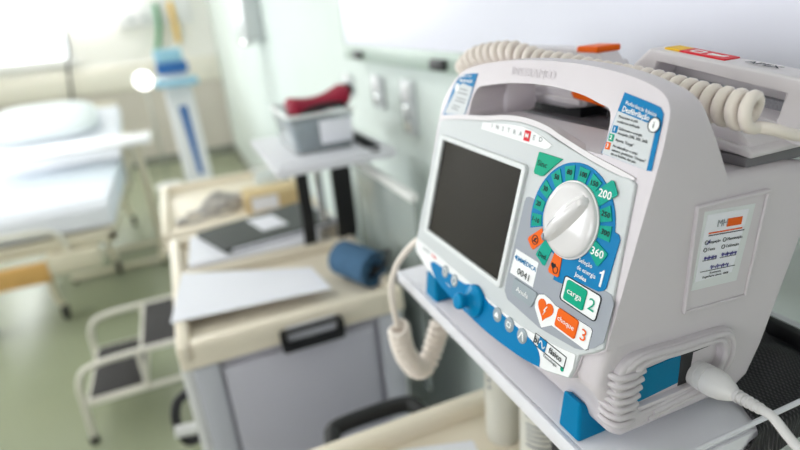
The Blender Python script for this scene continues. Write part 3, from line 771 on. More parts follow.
# ------------------------------------------------------------------ paddles
def paddle(label, A, B, wf, wb, e=0.):
    """A, B = top of the grip at its outer end and at the end by the middle; base reaches wf to the room, wb to the wall"""
    A = Vector(A); B = Vector(B); ax = (A-B); L = ax.length; ax.normalize()
    s = Vector((-1, 0, 0)); s = (s-ax*s.dot(ax)).normalized(); up = s.cross(ax)
    if up.z < 0: up = -up
    C = (A+B)/2
    t = thing('defibrillator_paddle', label, 'paddle', C-up*.064, 'defibrillator paddles')
    def pt(a, b, w): return C+ax*a+up*b+s*w
    h = L/2; g = .014
    op = [(h-.030, -.012), (h-.031, -.033), (-h+.012+e, -.035), (-h+.020+e, -.011)]
    ou = [(h, -.008), (h+.001, -.046), (-h-.018, -.046), (-h-.010, -.020), (-h+.008, -.001), (h-.010, .0)]
    # grip with the hand opening
    mb = MB()
    ouf = [mb.bm.verts.new(pt(a, b, g)) for a, b in ou]; oub = [mb.bm.verts.new(pt(a, b, -g)) for a, b in ou]
    opf = [mb.bm.verts.new(pt(a, b, g)) for a, b in op]; opb = [mb.bm.verts.new(pt(a, b, -g)) for a, b in op]
    for o_, i_ in ((ouf, opf), (oub, opb)):
        mb.bm.faces.new((o_[0], o_[1], i_[1], i_[0])); mb.bm.faces.new((o_[1], o_[2], i_[2], i_[1]))
        mb.bm.faces.new((o_[2], o_[3], o_[4], i_[3], i_[2])); mb.bm.faces.new((o_[4], o_[5], o_[0], i_[0], i_[3]))
    for q, r in ((ouf, oub), (opf, opb)):
        for i in range(len(q)):
            j = (i+1) % len(q); mb.bm.faces.new((q[i], q[j], r[j], r[i]))
    body = obj('paddle_grip', mb, M['abs_handle'], t, bevel=.0035, bseg=3)
    # back wall of the hand space
    pr = [(h-.004, -.012), (h-.002, -.044), (-h-.012, -.044), (-h+.004, -.014)]
    obj('back_wall', MB().prism([pt(a, b, -g-.004) for a, b in pr], [pt(a, b, -g-.012) for a, b in pr]), M['abs_handle'], t, bevel=.003)
    # dished base shell under the grip
    prof = [(h-.034, -.034), (h-.022, -.042), (h-.020, -.050), (h-.030, -.054), (-h+.015, -.056), (-h-.014, -.052), (-h-.020, -.042), (-h-.016, -.034)]
    obj('base_shell', MB().prism([pt(a, b, wf) for a, b in prof], [pt(a, b, -wb) for a, b in prof]), M['abs_handle'], t, bevel=.005)
    pr = [(h-.020, -.044), (h-.015, -.046), (h-.016, -.0505), (-h-.012, -.0505), (-h-.012, -.044)]
    obj('base_rim', MB().prism([pt(a, b, wf+.004) for a, b in pr], [pt(a, b, -wb) for a, b in pr]), M['abs_handle'], t, bevel=.002)
    pr = [(h-.028, -.041), (h-.030, -.0265), (-h+.006+e, -.0265), (-h-.002+e, -.041)]
    obj('speckled_pad', MB().prism([pt(a, b, -g+.002) for a, b in pr], [pt(a, b, -g-.006) for a, b in pr]), M['speckle'], t)
    pr = [(h-.035, wf-.006), (-h-.002, wf-.006), (-h-.002, -wb+.006), (h-.035, -wb+.006)]
    obj('electrode_plate', MB().prism([pt(a, -.0535, w) for a, w in pr], [pt(a, -.0640, w) for a, w in pr]), M['dark'], t)
    return t, pt, h, body

P2, pt, h, body = paddle('white defibrillator paddle with yellow and red label lying behind the handle at right', (.412, .236, 1.4785), (.412, .402, 1.4995), .048, .035)
def top_plate(parent, name, a0, a1, w0, w1, m, lift=.0006):
    return obj(name, MB().prism([pt(a, lift, w) for a, w in ((a0, w0), (a1, w0), (a1, w1), (a0, w1))], [pt(a, -.001, w) for a, w in ((a0, w0), (a1, w0), (a1, w1), (a0, w1))]), m, parent)
wl = top_plate(body, 'warning_label', -h+.020, -h+.036, -.009, .008, M['yellow'])
wl2 = top_plate(body, 'warning_label', -h+.036, -h+.080, -.009, .008, M['red'])
TFr = F(pt(0, 0, .0), pt(1, 0, 0)-pt(0, 0, 0), pt(0, 0, -1)-pt(0, 0, 0))
obj('warning_mark', MB().ringplate(TFr, rrect(-h+.043, -.0045, -h+.054, .0045, .001), rrect(-h+.0445, -.003, -h+.0525, .003, .0006), .0004, .001), M['ink_white'], wl2)
obj('warning_mark', MB().plate(TFr, [(-h+.060, -.004), (-h+.074, -.001), (-h+.074, .004), (-h+.070, .001), (-h+.060, .002)], .0004, .001), M['ink_white'], wl2)
obj('pad_name', MB().text('APEX', TFr, -h+.108, -.001, .0008, .011, bold=.02), M['ink'], body)
pr = [(-h-.046, -.0475), (-h-.010, -.037), (-h+.016, -.038), (-h+.016, -.050), (-h-.040, -.0525)]
obj('discharge_button', MB().prism([pt(a, b, .052) for a, b in pr], [pt(a, b, .03) for a, b in pr]), M['orange'], P2, bevel=.002)
P1, pt, h, body = paddle('white defibrillator paddle with square orange button, lying behind the handle near its middle', (.412, .635, 1.4930), (.412, .455, 1.4950), .045, .035, .034)
pr = [(-h+.004, -.0152), (-h+.036, -.0152), (-h+.036, .0152), (-h+.004, .0152)]
obj('discharge_button', MB().prism([pt(a, .0020, w) for a, w in pr], [pt(a, -.0045, w) for a, w in pr]), M['orange'], P1, bevel=.002)

# coiled cord draped along the back of the handle
axis = [(.348, .650, 1.468), (.343, .620, 1.482), (.341, .584, 1.4905), (.341, .53, 1.495), (.341, .50, 1.4915), (.341, .47, 1.4870), (.342, .435, 1.4852), (.342, .40, 1.4815), (.342, .357, 1.4788), (.342, .333, 1.4768), (.342, .305, 1.4735), (.342, .290, 1.4712), (.344, .266, 1.4680), (.346, .247, 1.4665)]
NT = 32.
wp = lambda t: t+.25*t*(1-t)+.10*math.sin(PI*t)*t*(1-t)
tot_ = sum((Vector(b)-Vector(a)).length for a, b in zip(axis, axis[1:]))
hx = helix(axis, lambda t: .0090+.0014*max(0, (t-.85)/.15), tot_/NT, 16, wp, PI+.35)
tail = smooth_path([hx[-1], (.356, .2415, 1.4548), (.366, .2400, 1.4510), (.380, .2395, 1.4475), (.394, .2390, 1.4455), (.412, .238, 1.446), (.432, .232, 1.452)], 8)
lead = smooth_path([(.395, .655, 1.462), (.365, .660, 1.456), hx[0]], 6)
mb = MB().tube(lead[:-1]+hx+tail[1:], .0041, 9)
tag(obj('coiled_cord', mb, M['cord'], None, smooth=80, at=(.338, .44, 1.45)), 'cream coiled paddle cord stretched along the top of the defibrillator handle', 'cord')

# coiled cord hanging off the far end of the shelf
up_path = [(.2500, .563, 1.292), (.236, .580, 1.282), (.217, .602, 1.248), (.2085, .612, 1.210), (.211, .615, 1.165), (.214, .615, 1.148)]
cx = [(.214, .615, 1.148), (.219, .622, 1.115), (.228, .630, 1.085), (.247, .645, 1.050), (.268, .660, 1.040), (.286, .668, 1.062), (.300, .668, 1.100)]
hx = helix(cx, .0122, .0108, 14)
mb = MB().tube(smooth_path(up_path, 6)[:-1]+hx+smooth_path([hx[-1], (.303, .666, 1.13), (.308, .664, 1.2), (.314, .66, 1.236), (.323, .645, 1.245), (.335, .60, 1.245), (.34, .563, 1.25)], 6)[1:], .0042, 9)
tag(obj('coiled_cord', mb, M['cord'], None, smooth=80, at=(.26, .62, 1.05)), 'cream coiled cord hanging down beyond the far end of the defibrillator shelf', 'cord')

# connector plug and its cable
T = thing('connector_cable', 'white round connector plug pushed into the defibrillator side, its cable running forward', 'cable', (.328, .25, 1.25))
po = Vector((.328, .2550, 1.2665)); pd = Vector((0, -1, .07)).normalized()
pl = obj('plug', MB().lathe(po, pd, [(0, -.002), (.0100, -.002), (.0110, .002), (.0110, .0065), (.0105, .0068), (.0105, .0080), (.0112, .0083), (.0112, .0120), (.0106, .0123), (.0106, .0135), (.0114, .0138), (.0112, .0180), (.0100, .0245), (.0070, .0315), (.0047, .0350), (.0, .0352)], 36), M['cordw'], T, smooth=50)
prof = [(0, .035)]
for k in range(5):
    z = .0352+k*.0040
    prof += [(.0046-.0002*k, z), (.0050-.0002*k, z+.0012), (.0050-.0002*k, z+.0026), (.0036, z+.0028), (.0036, z+.0041)]
prof += [(.0, .0560)]
obj('strain_relief', MB().lathe(po, pd, prof, 20), M['cordw'], T, smooth=40)
e = po+pd*.055
mb = MB().tube(smooth_path([e, e+pd*.008+Vector((0, 0, -.0012)), (.329, .178, 1.2600), (.331, .155, 1.246), (.338, .12, 1.210), (.35, .05, 1.15), (.352, .03, 1.05), (.35, .035, .962)], 8), .0034, 12)
obj('cable', mb, M['cordw'], T, smooth=80)

# black mesh net on the shelf behind the unit, flopping over the end rim
def drape(x0, x1, nx=26, ny=44):
    mb = MB(); top = []
    for i in range(nx+1):
        u = i/nx; row = []
        for j in range(ny+1):
            v = j/ny
            wob = .0035*math.sin(9*u+5*v)+.003*math.sin(17*v-4*u)
            s = .112*v                                # arc length toward the viewer
            x = x0+(x1-x0)*u+(.014*math.sin(3*v)-.02*v*v)*(1-u)-.018*v
            if s < .075:
                k = min(1, s/.062)
                y = .3035-s; z = SZ+.0115*(1-k**3)+.0058*k**3+wob*.8*(1-k**2)+.006*math.sin(PI*u)*(1-k**2)
            else:
                d = s-.075; r = .007
                th = min(PI/2, d/r); y = .3035-.075-r*math.sin(th)+.0015*math.sin(12*u); z = SZ+.0058-r*(1-math.cos(th))-max(0, d-r*PI/2)+wob*.3*min(1, d/.01)
            row.append(Vector((x, y, z)))
        top.append(row)
    vt = [[mb.bm.verts.new(p) for p in r] for r in top]
    vb = [[mb.bm.verts.new(p+Vector((0, .0025*(1 if j > .75*ny else 0), -.004*(0 if j > .8*ny else 1)))) for j, p in enumerate(r)] for r in top]
    for i in range(nx):
        for j in range(ny):
            mb.bm.faces.new((vt[i][j], vt[i+1][j], vt[i+1][j+1], vt[i][j+1])); mb.bm.faces.new((vb[i][j+1], vb[i+1][j+1], vb[i+1][j], vb[i][j]))
    for i in range(nx):
        for j in (0, ny): mb.bm.faces.new((vt[i][j], vt[i+1][j], vb[i+1][j], vb[i][j]))
    for j in range(ny):
        for i in (0, nx): mb.bm.faces.new((vt[i][j], vt[i][j+1], vb[i][j+1], vb[i][j]))
    return mb
tag(obj('mesh_net', drape(.378, .478), M['mesh'], None, smooth=80, at=(.44, .27, SZ)), 'black mesh net bunched on the white shelf behind the plug, flopping over the rim', 'net')

# ------------------------------------------------------------------ bottles and paper on the near cart
ZF = CZ-.028
def bottle(x, y, r, hgt, label):
    t = thing('plastic_bottle', label, 'bottle', (x, y, ZF), 'bottles under the shelf')
    obj('bottle_body', MB().lathe((x, y, ZF), (0, 0, 1), [(0, 0), (r*.95, 0), (r, .006), (r, hgt*.78), (r*.92, hgt*.86), (r*.4, hgt*.93), (r*.36, hgt*.95), (0, hgt*.95)], 32), M['bottle'], t)
    obj('cap', MB().lathe((x, y, ZF+hgt*.94), (0, 0, 1), [(0, 0), (r*.42, 0), (r*.42, hgt*.06), (0, hgt*.06)], 20), M['post'], t)
    return t
bA = bottle(.358, .590, .026, .25, 'translucent white plastic bottle under the shelf, farther of the two')
bB = bottle(.365, .500, .030, .22, 'translucent white plastic bottle with dark print under the shelf, nearer of the two')
mb = MB()
for z, h_ in ((.118, .012), (.104, .003), (.096, .003), (.088, .003), (.080, .003), (.070, .004)):
    pts0 = []; 
    for k in range(13):
        a = math.radians(190+k*6); pts0.append(Vector((.365+.0303*math.cos(a), .5+.0303*math.sin(a), ZF+z)))
    out = [p+Vector((0, 0, h_)) for p in pts0]
    for k in range(12):
        q = [pts0[k], pts0[k+1], out[k+1], out[k]]; inn = [Vector((.365+(p.x-.365)*.98, .5+(p.y-.5)*.98, p.z)) for p in q]
        mb.prism(q, inn)
obj('printed_lines', mb, M['ink_grey'], bB)
mb = MB()
for k in range(5):
    mb.prism([Vector((.358+.0263*math.cos(a), .59+.0263*math.sin(a), ZF+.10+k*.012)) for a in (3.3, 3.5)]+[Vector((.358+.0263*math.cos(a), .59+.0263*math.sin(a), ZF+.107+k*.012)) for a in (3.5, 3.3)], [Vector((.358+.0255*math.cos(a), .59+.0255*math.sin(a), ZF+.10+k*.012)) for a in (3.3, 3.5)]+[Vector((.358+.0255*math.cos(a), .59+.0255*math.sin(a), ZF+.107+k*.012)) for a in (3.5, 3.3)])
obj('printed_lines', mb, M['ink_grey'], bA)

def sheet(name, corners, z, m, label, cat='paper', group=None, th=.0012, lines=0, sag=0.):
    A, B, C_, D_ = [Vector((x, y, 0)) for x, y in corners]
    mb = MB(); n = 10
    rows = []
    for i in range(n+1):
        u = i/n; r = []
        for j in range(n+1):
            v = j/n; p = A.lerp(B, u).lerp(D_.lerp(C_, u), v); p.z = z+sag*math.sin(2.2*u+1.4*v)*.5+sag*.5; r.append(p)
        rows.append(r)
    top = [[mb.bm.verts.new(p+Vector((0, 0, th))) for p in r] for r in rows]; bot = [[mb.bm.verts.new(p) for p in r] for r in rows]
    for i in range(n):
        for j in range(n):
            mb.bm.faces.new((top[i][j], top[i+1][j], top[i+1][j+1], top[i][j+1])); mb.bm.faces.new((bot[i][j+1], bot[i+1][j+1], bot[i+1][j], bot[i][j]))
    for i in range(n):
        for j in (0, n): mb.bm.faces.new((top[i][j], top[i+1][j], bot[i+1][j], bot[i][j])); mb.bm.faces.new((top[j][i], top[j][i+1], bot[j][i+1], bot[j][i]))
    o = tag(obj(name, mb, m, None, at=(A+C_)/2+Vector((0, 0, z))), label, cat, group)
    if lines:
        lm = MB()
        for k in range(lines):
            v = .12+.76*k/lines
            p0 = A.lerp(D_, v).lerp(B.lerp(C_, v), .1); p1 = A.lerp(D_, v).lerp(B.lerp(C_, v), .9 if k % 3 else .6)
            d = (D_-A).normalized()*.0022
            zz = Vector((0, 0, z+th+sag+.0002))
            lm.prism([p0+zz, p1+zz, p1+d+zz, p0+d+zz], [q-Vector((0, 0, .0003+sag)) for q in (p0+zz, p1+zz, p1+d+zz, p0+d+zz)])
        obj('printed_lines', lm, M['ink_grey'], o)
    return o
sheet('paper_sheet', [(.16, .46), (.28, .42), (.31, .60), (.20, .635)], ZF+.0004, M['paper'], 'white printed sheet lying in the tray of the near cart, below the shelf', lines=9)

# ------------------------------------------------------------------ things on the second cart
sheet('paper_sheet', [(-.112, 1.185), (.245, 1.150), (.232, 1.295), (-.080, 1.445)], CZ+.0005, M['paper'], 'large white sheet spread over the front tray of the far cart', group='papers on the far cart', sag=.002)
sheet('paper_sheet', [(-.06, 1.47), (.30, 1.46), (.33, 1.60), (-.045, 1.69)], CZ+.0006, M['paper'], 'white papers lying under the black folder', group='papers on the far cart', th=.012)
t = thing('folder', 'black folder with white label lying on papers on the far cart', 'folder', (.17, 1.62, CZ+.014))
fl = [(-.024, 1.668), (.042, 1.480), (.365, 1.520), (.318, 1.770)]
mb = MB().prism([Vector((x, y, CZ+.030)) for x, y in fl], [Vector((x, y, CZ+.0135)) for x, y in fl])
fo = obj('cover', mb, M['folder'], t, bevel=.003)
flp = [(.016+(x-.016)*.985+.006, 1.6+(y-1.6)*.97) for x, y in fl]
obj('page_block', MB().prism([Vector((x+.012, y-.004, CZ+.026)) for x, y in flp], [Vector((x+.012, y-.004, CZ+.018)) for x, y in flp]), M['paper'], t)
ctr = Vector((.175, 1.625, CZ+.0304)); e1 = Vector((.31, .04, 0)).normalized(); e2 = Vector((-.05, .20, 0)).normalized()
q = [ctr+e1*a+e2*b for a, b in ((-.035, -.065), (.045, -.06), (.045, .06), (-.035, .06))]
obj('label_sticker', MB().prism([p+Vector((0, 0, .0006)) for p in q], [p-Vector((0, 0, .0006)) for p in q]), M['paper'], t)

# rolled blood pressure cuff
cc = Vector((.330, 1.205, CZ-.028+.049)); ca = Vector((.38, -.925, 0)).normalized(); cs = Vector((0, 0, 1)); cr = ca.cross(cs)
t = thing('blood_pressure_cuff', 'rolled denim blue blood pressure cuff lying on the far cart tray', 'blood pressure cuff', cc-Vector((0, 0, .049)))
mb = MB(); N = 90; outl = []
for k in range(N+1):
    th = k/N*2*PI*2.4; outl.append((th, .022+.026*k/N))
rings = []
prev = None
fv = [[], []]
for th, r in outl:
    for ii, hh in enumerate((-.062, .062)):
        for rr in (r, r-.006):
            fv[ii].append(mb.bm.verts.new(cc+ca*hh+(cr*math.cos(th)+cs*math.sin(th))*rr))
for k in range(N):
    a, b = fv[0], fv[1]; i = 2*k
    mb.bm.faces.new((a[i], a[i+2], b[i+2], b[i])); mb.bm.faces.new((a[i+1], b[i+1], b[i+3], a[i+3]))
    mb.bm.faces.new((a[i], a[i+1], a[i+3], a[i+2])); mb.bm.faces.new((b[i], b[i+2], b[i+3], b[i+1]))
for i in (0, 2*N): mb.bm.faces.new((fv[0][i], fv[0][i+1], fv[1][i+1], fv[1][i]))
obj('cuff_wrap', mb, M['cuff'], t, smooth=60)
obj('cuff_core', MB().cyl(cc-ca*.055, cc+ca*.052, .021, 20), M['cuff_in'], t)
e = cc+ca*.045
obj('air_hose', MB().tube(smooth_path([e, e+ca*.03+Vector((0, 0, .005)), e+ca*.05+Vector((.02, .03, .02)), e+Vector((.07, .05, .015)), e+Vector((.06, .10, -.02)), e+Vector((.02, .14, -.055))], 8), .0045, 8), M['black'], t)

# basket with contents and red bag
bx0, bx1, by0, by1, bz0, bz1 = .250, .425, 1.395, 1.640, SZ+.0005, SZ+.100
t = thing('plastic_basket', 'clear plastic basket with white label standing on the raised shelf of the far cart', 'basket', ((bx0+bx1)/2, (by0+by1)/2, bz0))
mb = MB(); rimo = rrect(bx0, by0, bx1, by1, .02); basep = rrect(bx0+.012, by0+.012, bx1-.012, by1-.012, .015)
def r3(pts, z): return [Vector((x, y, z)) for x, y in pts]
ins = lambda P, d: [((bx0+bx1)/2+(x-(bx0+bx1)/2)*(1-d), (by0+by1)/2+(y-(by0+by1)/2)*(1-d)) for x, y in P]
mb.loft([r3(basep, bz0), r3(rimo, bz1), r3(ins(rimo, .03), bz1), r3(ins(basep, .03), bz0+.004)])
obj('basket_shell', mb, M['clear'], t)
obj('basket_rim', MB().tube(r3(rimo, bz1), .0045, 8, closed=True), M['post'], t)
obj('label_card', MB().box((bx0+.078, by0+.001, bz0+.022), (bx0+.165, by0+.0035, bz0+.082), .0006), M['paper'], t)
mb = MB().box((bx0+.018, by0+.020, bz0+.006), (bx1-.018, by1-.02, bz0+.075), .012, 3)
tag(obj('folded_cloth', mb, M['slate'], None, at=(.337, 1.52, bz0+.006)), 'slate blue folded cloth inside the clear basket', 'cloth')
t = thing('zip_bag', 'crimson zipped bag with black end lying on top of the clear basket', 'bag', (.36, 1.51, bz0+.080))
mb = MB(); rings = []
for k in range(15):
    u = k/14; x = .275+.165*u; c = Vector((x, 1.50+.01*u, SZ+.108+.020*u-.008*math.sin(PI*u)))
    rz = (.030 - .010*math.sin(PI*u)); ry = .050+.010*math.cos(PI*u*2)
    if k in (0, 14): rz *= .7; ry *= .8
    rings.append([c+Vector((0, ry*math.copysign(abs(math.cos(a))**.7, math.cos(a)), rz*math.copysign(abs(math.sin(a))**.7, math.sin(a)))) for a in [2*PI*q/18 for q in range(18)]])
obj('bag_body', MB().loft(rings), M['crimson'], t, smooth=60)
obj('zip_band', MB().tube(smooth_path([(.292, 1.447, SZ+.094), (.33, 1.444, SZ+.108), (.38, 1.446, SZ+.112), (.415, 1.452, SZ+.106)], 5), .007, 8), M['dark'], t)
obj('end_tab', MB().ellipsoid((.446, 1.512, SZ+.136), (.016, .030, .018)), M['dark'], t)

# ------------------------------------------------------------------ third table behind with cables and carton
t = thing('side_table', 'beige topped low cabinet behind the far cart, holding cables and a carton', 'cabinet', (.13, 2.16, 0))
mb = MB().box((-.135, 1.86, .86), (.40, 2.50, .905), .006)
for b in ((-.135, 1.86, -.107, 2.50), (.372, 1.86, .40, 2.50), (-.107, 1.86, .372, 1.888), (-.107, 2.472, .372, 2.50)):
    mb.box((b[0], b[1], .9), (b[2], b[3], .93), .006)
obj('top', mb, M['beige'], t)
obj('carcass', MB().box((-.115, 1.88, .1), (.38, 2.48, .86), .006), M['cartlight'], t)
for x in (-.08, .34):
    for y in (1.92, 2.44): obj('leg', MB().cyl((x, y, 0), (x, y, .1), .02, 16), M['black'], t)
mb = MB()
for k in range(5):
    c = Vector((.04+.02*k, 2.06+.012*k, .912+.006*k)); rx, ry = .085-.006*k, .055+.004*k
    mb.tube([c+Vector((rx*math.cos(a+k), ry*math.sin(a+k), .014*math.sin(2*a+k)+.008)) for a in [2*PI*i/36 for i in range(36)]], .005, 7, closed=True)
mb.tube(smooth_path([(-.05, 2.0, .91), (-.02, 1.98, .915), (.03, 2.0, .92), (.1, 2.05, .93)], 6), .006, 7)
mb.box((-.085, 1.985, .906), (-.045, 2.02, .925), .004)
tag(obj('cable_bundle', mb, M['cable_grey'], None, smooth=80, at=(.05, 2.05, .91)), 'tangled grey cables lying on the beige cabinet top', 'cable')
t = thing('carton', 'small beige carton with white label behind the black folder', 'box', (.25, 2.02, .906))
obj('box_shell', MB().box((.155, 1.95, .906), (.362, 2.07, .975), .003), M['carton'], t)
obj('label_sticker', MB().box((.175, 1.948, .915), (.270, 1.951, .965)), M['paper'], t)
tag(obj('tablet_case', MB().box((.395-.16, 2.15, .906), (.36, 2.36, .98), .01), M['clear'], None, at=(.3, 2.25, .906)), 'clear plastic box at the back of the beige cabinet top', 'box')

# ------------------------------------------------------------------ step stool
t = thing('step_stool', 'two step stool with cream tube frame and black rubber treads on the green floor', 'step stool', (-.33, 2.38, 0))
for y in (2.195, 2.63):
    top = smooth_path([(-.60, y, .0), (-.592, y, .18), (-.587, y, .27), (-.558, y, .332), (-.49, y, .353), (-.38, y, .358), (-.25, y, .358), (-.165, y, .358), (-.145, y, .34), (-.14, y, .28), (-.14, y, .0)], 6)
    fr_ = obj('side_frame', MB().tube(top, .0125, 10), M['tube_cream'], t)
    for x in (-.60, -.14):
        obj('rubber_foot', MB().cyl((x, y, 0), (x, y, .03), .018, 14), M['black'], fr_)
    obj('lower_rail', MB().cyl((-.589, y, .185), (-.14, y, .185), .011, 10), M['tube_cream'], t)
    obj('upright', MB().cyl((-.352, y, .185), (-.352, y, .358), .011, 10), M['tube_cream'], t)
for x0, x1, z in ((-.570, -.365, .200), (-.335, -.150, .362)):
    f_ = obj('tread_frame', MB().box((x0-.012, 2.207, z-.022), (x1+.012, 2.618, z-.004), .003), M['tube_cream'], t)
    obj('tread', MB().box((x0, 2.212, z-.005), (x1, 2.612, z+.002), .002), M['tread'], t)

# ------------------------------------------------------------------ hospital bed
bxl, bxr, byf, byh = -1.36, -.44, 3.22, 5.35
t = thing('hospital_bed', 'cream hospital bed with raised head and white sheets against the far left', 'hospital bed', (-.9, 4.2, 0))
mb = MB()
for x in (bxl+.02, bxr-.05): mb.box((x, byf, .50), (x+.04, byh, .575), .006)
for y in (byf, 4.1, byh-.04): mb.box((bxl+.02, y, .505), (bxr-.01, y+.04, .57), .006)
mb.box((bxl+.06, byf+.04, .545), (bxr-.05, byh-.04, .56))
obj('bed_frame', mb, M['bedframe'], t)
mp = [(byf+.02, .58), (byf+.02, .70), (byf+.06, .735), (4.35, .74), (4.55, .775), (5.28, 1.0), (5.34, .95), (5.34, .90), (4.55, .66), (4.40, .58)]
mt = obj('mattress', MB().prism([(bxl+.01, y, z) for y, z in mp], [(bxr, y, z) for y, z in mp]), M['sheet'], t, bevel=.03)
obj('draw_sheet', MB().prism([(bxl+.0, y, z) for y, z in ((3.75, .744), (4.30, .745), (4.30, .60), (3.75, .60))], [(bxr+.008, y, z) for y, z in ((3.75, .744), (4.30, .745), (4.30, .60), (3.75, .60))]), M['blueband'], mt, bevel=.012)
hb_ = MB().box((bxl+.02, byh, .45), (bxr-.02, byh+.03, 1.02), .01)
obj('headboard', hb_, M['bedframe'], t)
obj('footboard', MB().box((bxl+.02, byf-.045, .36), (-.80, byf-.01, .475), .008), M['wood'], t)
obj('crank_housing', MB().box((-.80, byf-.05, .39), (-.55, byf+.06, .50), .01), M['bedframe'], t)
obj('foot_rail', MB().tube(smooth_path([(-1.3, byf-.02, .50), (-1.28, byf-.03, .60), (-1.2, byf-.035, .64), (-.9, byf-.035, .64), (-.76, byf-.035, .63), (-.70, byf-.03, .585), (-.69, byf-.02, .51)], 6), .014, 10), M['tube_cream'], t)
for x, y, s in ((bxl+.12, byf+.25, -1), (-.86, byf+.25, 1), (bxl+.12, byh-.3, -1), (-.60, 4.02, 1), (bxr-.1, byh-.3, 1)):
    lg_ = obj('leg', MB().tube(smooth_path([(x+.05*s, y, .5), (x+.02*s, y, .38), (x-.02*s, y, .25), (x-.02*s, y, .14), (x, y, .09)], 6), .02, 10), M['bedframe'], t)
    obj('castor', MB().lathe((x-.014, y, .052), (1, 0, 0), [(0, 0), (.042, 0), (.052, .007), (.052, .021), (.042, .028), (0, .028)], 20), M['dark'], lg_)
obj('side_rail', MB().tube(smooth_path([(bxr+.025, 4.25, .52), (bxr+.025, 4.27, .70), (bxr+.025, 4.33, .78), (bxr+.025, 4.6, .80), (bxr+.025, 5.0, .80), (bxr+.025, 5.08, .74), (bxr+.025, 5.1, .52)], 6), .013, 10), M['tube_cream'], t)
mb = MB(); rot = Matrix.Rotation(math.radians(17), 3, 'X')
def superell(c, rad, e=.55, nu=28, nv=14):
    rings = []
    f = lambda v: math.copysign(abs(v)**e, v)
    for j in range(nv+1):
        ph = -PI/2+PI*j/nv; rings.append([Vector(c)+rot @ Vector((rad[0]*f(max(math.cos(ph), 1e-4))*f(math.cos(2*PI*k/nu)), rad[1]*f(max(math.cos(ph), 1e-4))*f(math.sin(2*PI*k/nu)), rad[2]*math.sin(ph))) for k in range(nu)])
    return rings
mb.loft(superell((-.95, 4.98, .972), (.37, .26, .085)))
tag(obj('pillow', mb, M['pillow'], None, smooth=80, at=(-.95, 4.98, .92)), 'plump white pillow lying on the raised head of the bed', 'pillow')
# over-bed table
t = thing('overbed_table', 'white over-bed table crossing the hospital bed on one side column', 'table', (-.30, 4.20, 0))
obj('table_top', MB().box((-1.12, 4.0, .86), (-.20, 4.36, .89), .01), M['devwhite'], t)
obj('column', MB().box((-.33, 4.19, .06), (-.285, 4.23, .86), .006), M['bedframe'], t)
mb = MB().box((-.34, 3.98, .03), (-.28, 4.42, .065), .008); mb.box((-.9, 3.99, .03), (-.34, 4.03, .06), .006); mb.box((-.9, 4.37, .03), (-.34, 4.41, .06), .006)
bs_ = obj('base', mb, M['bedframe'], t)
for x, y in ((-.31, 4.0), (-.31, 4.4), (-.88, 4.01), (-.88, 4.39)):
    obj('castor', MB().ellipsoid((x, y, .018), (.018, .018, .018), 12, 8), M['dark'], bs_)

# ------------------------------------------------------------------ device stand, lamp and wall fittings
t = thing('monitor_stand', 'white column stand with blue stripe carrying a blue device behind the carts', 'medical device', (.04, 3.8, 0))
obj('base', MB().box((-.16, 3.6, .0), (.24, 4.02, .08), .02), M['devwhite'], t)
col = MB().prism([Vector(p) for p in ((-.035, 3.74, .08), (.135, 3.74, .08), (.115, 3.74, 1.23), (-.045, 3.74, 1.23))], [Vector(p) for p in ((-.035, 3.87, .08), (.135, 3.87, .08), (.115, 3.87, 1.23), (-.045, 3.87, 1.23))])
cl_ = obj('column', col, M['devwhite'], t, bevel=.012)
obj('blue_stripe', MB().prism([Vector(p) for p in ((.045, 3.737, .66), (.075, 3.737, .66), (.065, 3.737, 1.10), (.015, 3.737, 1.10))], [Vector(p) for p in ((.045, 3.742, .66), (.075, 3.742, .66), (.065, 3.742, 1.10), (.015, 3.742, 1.10))]), M['medblue'], cl_)
obj('tray', MB().box((-.085, 3.62, 1.23), (.16, 3.92, 1.265), .01), M['paleblue'], t)
obj('device', MB().box((-.06, 3.68, 1.30), (.12, 3.88, 1.365), .012), M['medblue'], t)
obj('device_top', MB().box((-.058, 3.69, 1.365), (.10, 3.87, 1.44), .01), M['paleblue'], t)
obj('device_foot', MB().box((-.04, 3.7, 1.265), (.1, 3.86, 1.30), .005), M['devwhite'], t)
t = thing('examination_lamp', 'small lit round lamp on a thin stand between the bed and the column stand', 'lamp', (-.24, 6.2, 0))
obj('lamp_base', MB().lathe((-.24, 6.2, 0), (0, 0, 1), [(0, 0), (.14, 0), (.14, .02), (.03, .04), (0, .04)], 24), M['devwhite'], t)
obj('stem', MB().cyl((-.24, 6.2, .03), (-.24, 6.2, 1.02), .012, 12), M['chrome'], t)
lh = obj('lamp_head', MB().lathe((-.24, 6.24, 1.10), (0, -1, 0), [(0, 0), (.05, 0), (.10, .05), (.10, .06), (.085, .06)], 28), M['devwhite'], t)
obj('lit_lens', MB().lathe((-.24, 6.19, 1.10), (0, -1, 0), [(0, 0), (.085, 0), (.08, .012), (0, .018)], 28), M['examlamp'], lh)

t = thing('added_wall_fill', 'long added fill light at the top of the back wall above the bed', 'fill light', (-1.0, YB, 1.95))  # fill light added to whiten the back wall, not a known fixture
obj('fill_housing', MB().box((-1.9, YB-.05, 1.95), (-.3, YB, 2.09), .01), M['winframe'], t)
obj('diffuser', MB().box((-1.88, YB-.13, 1.945), (-.32, YB-.05, 2.085), .02), M['fill_glow'], t)

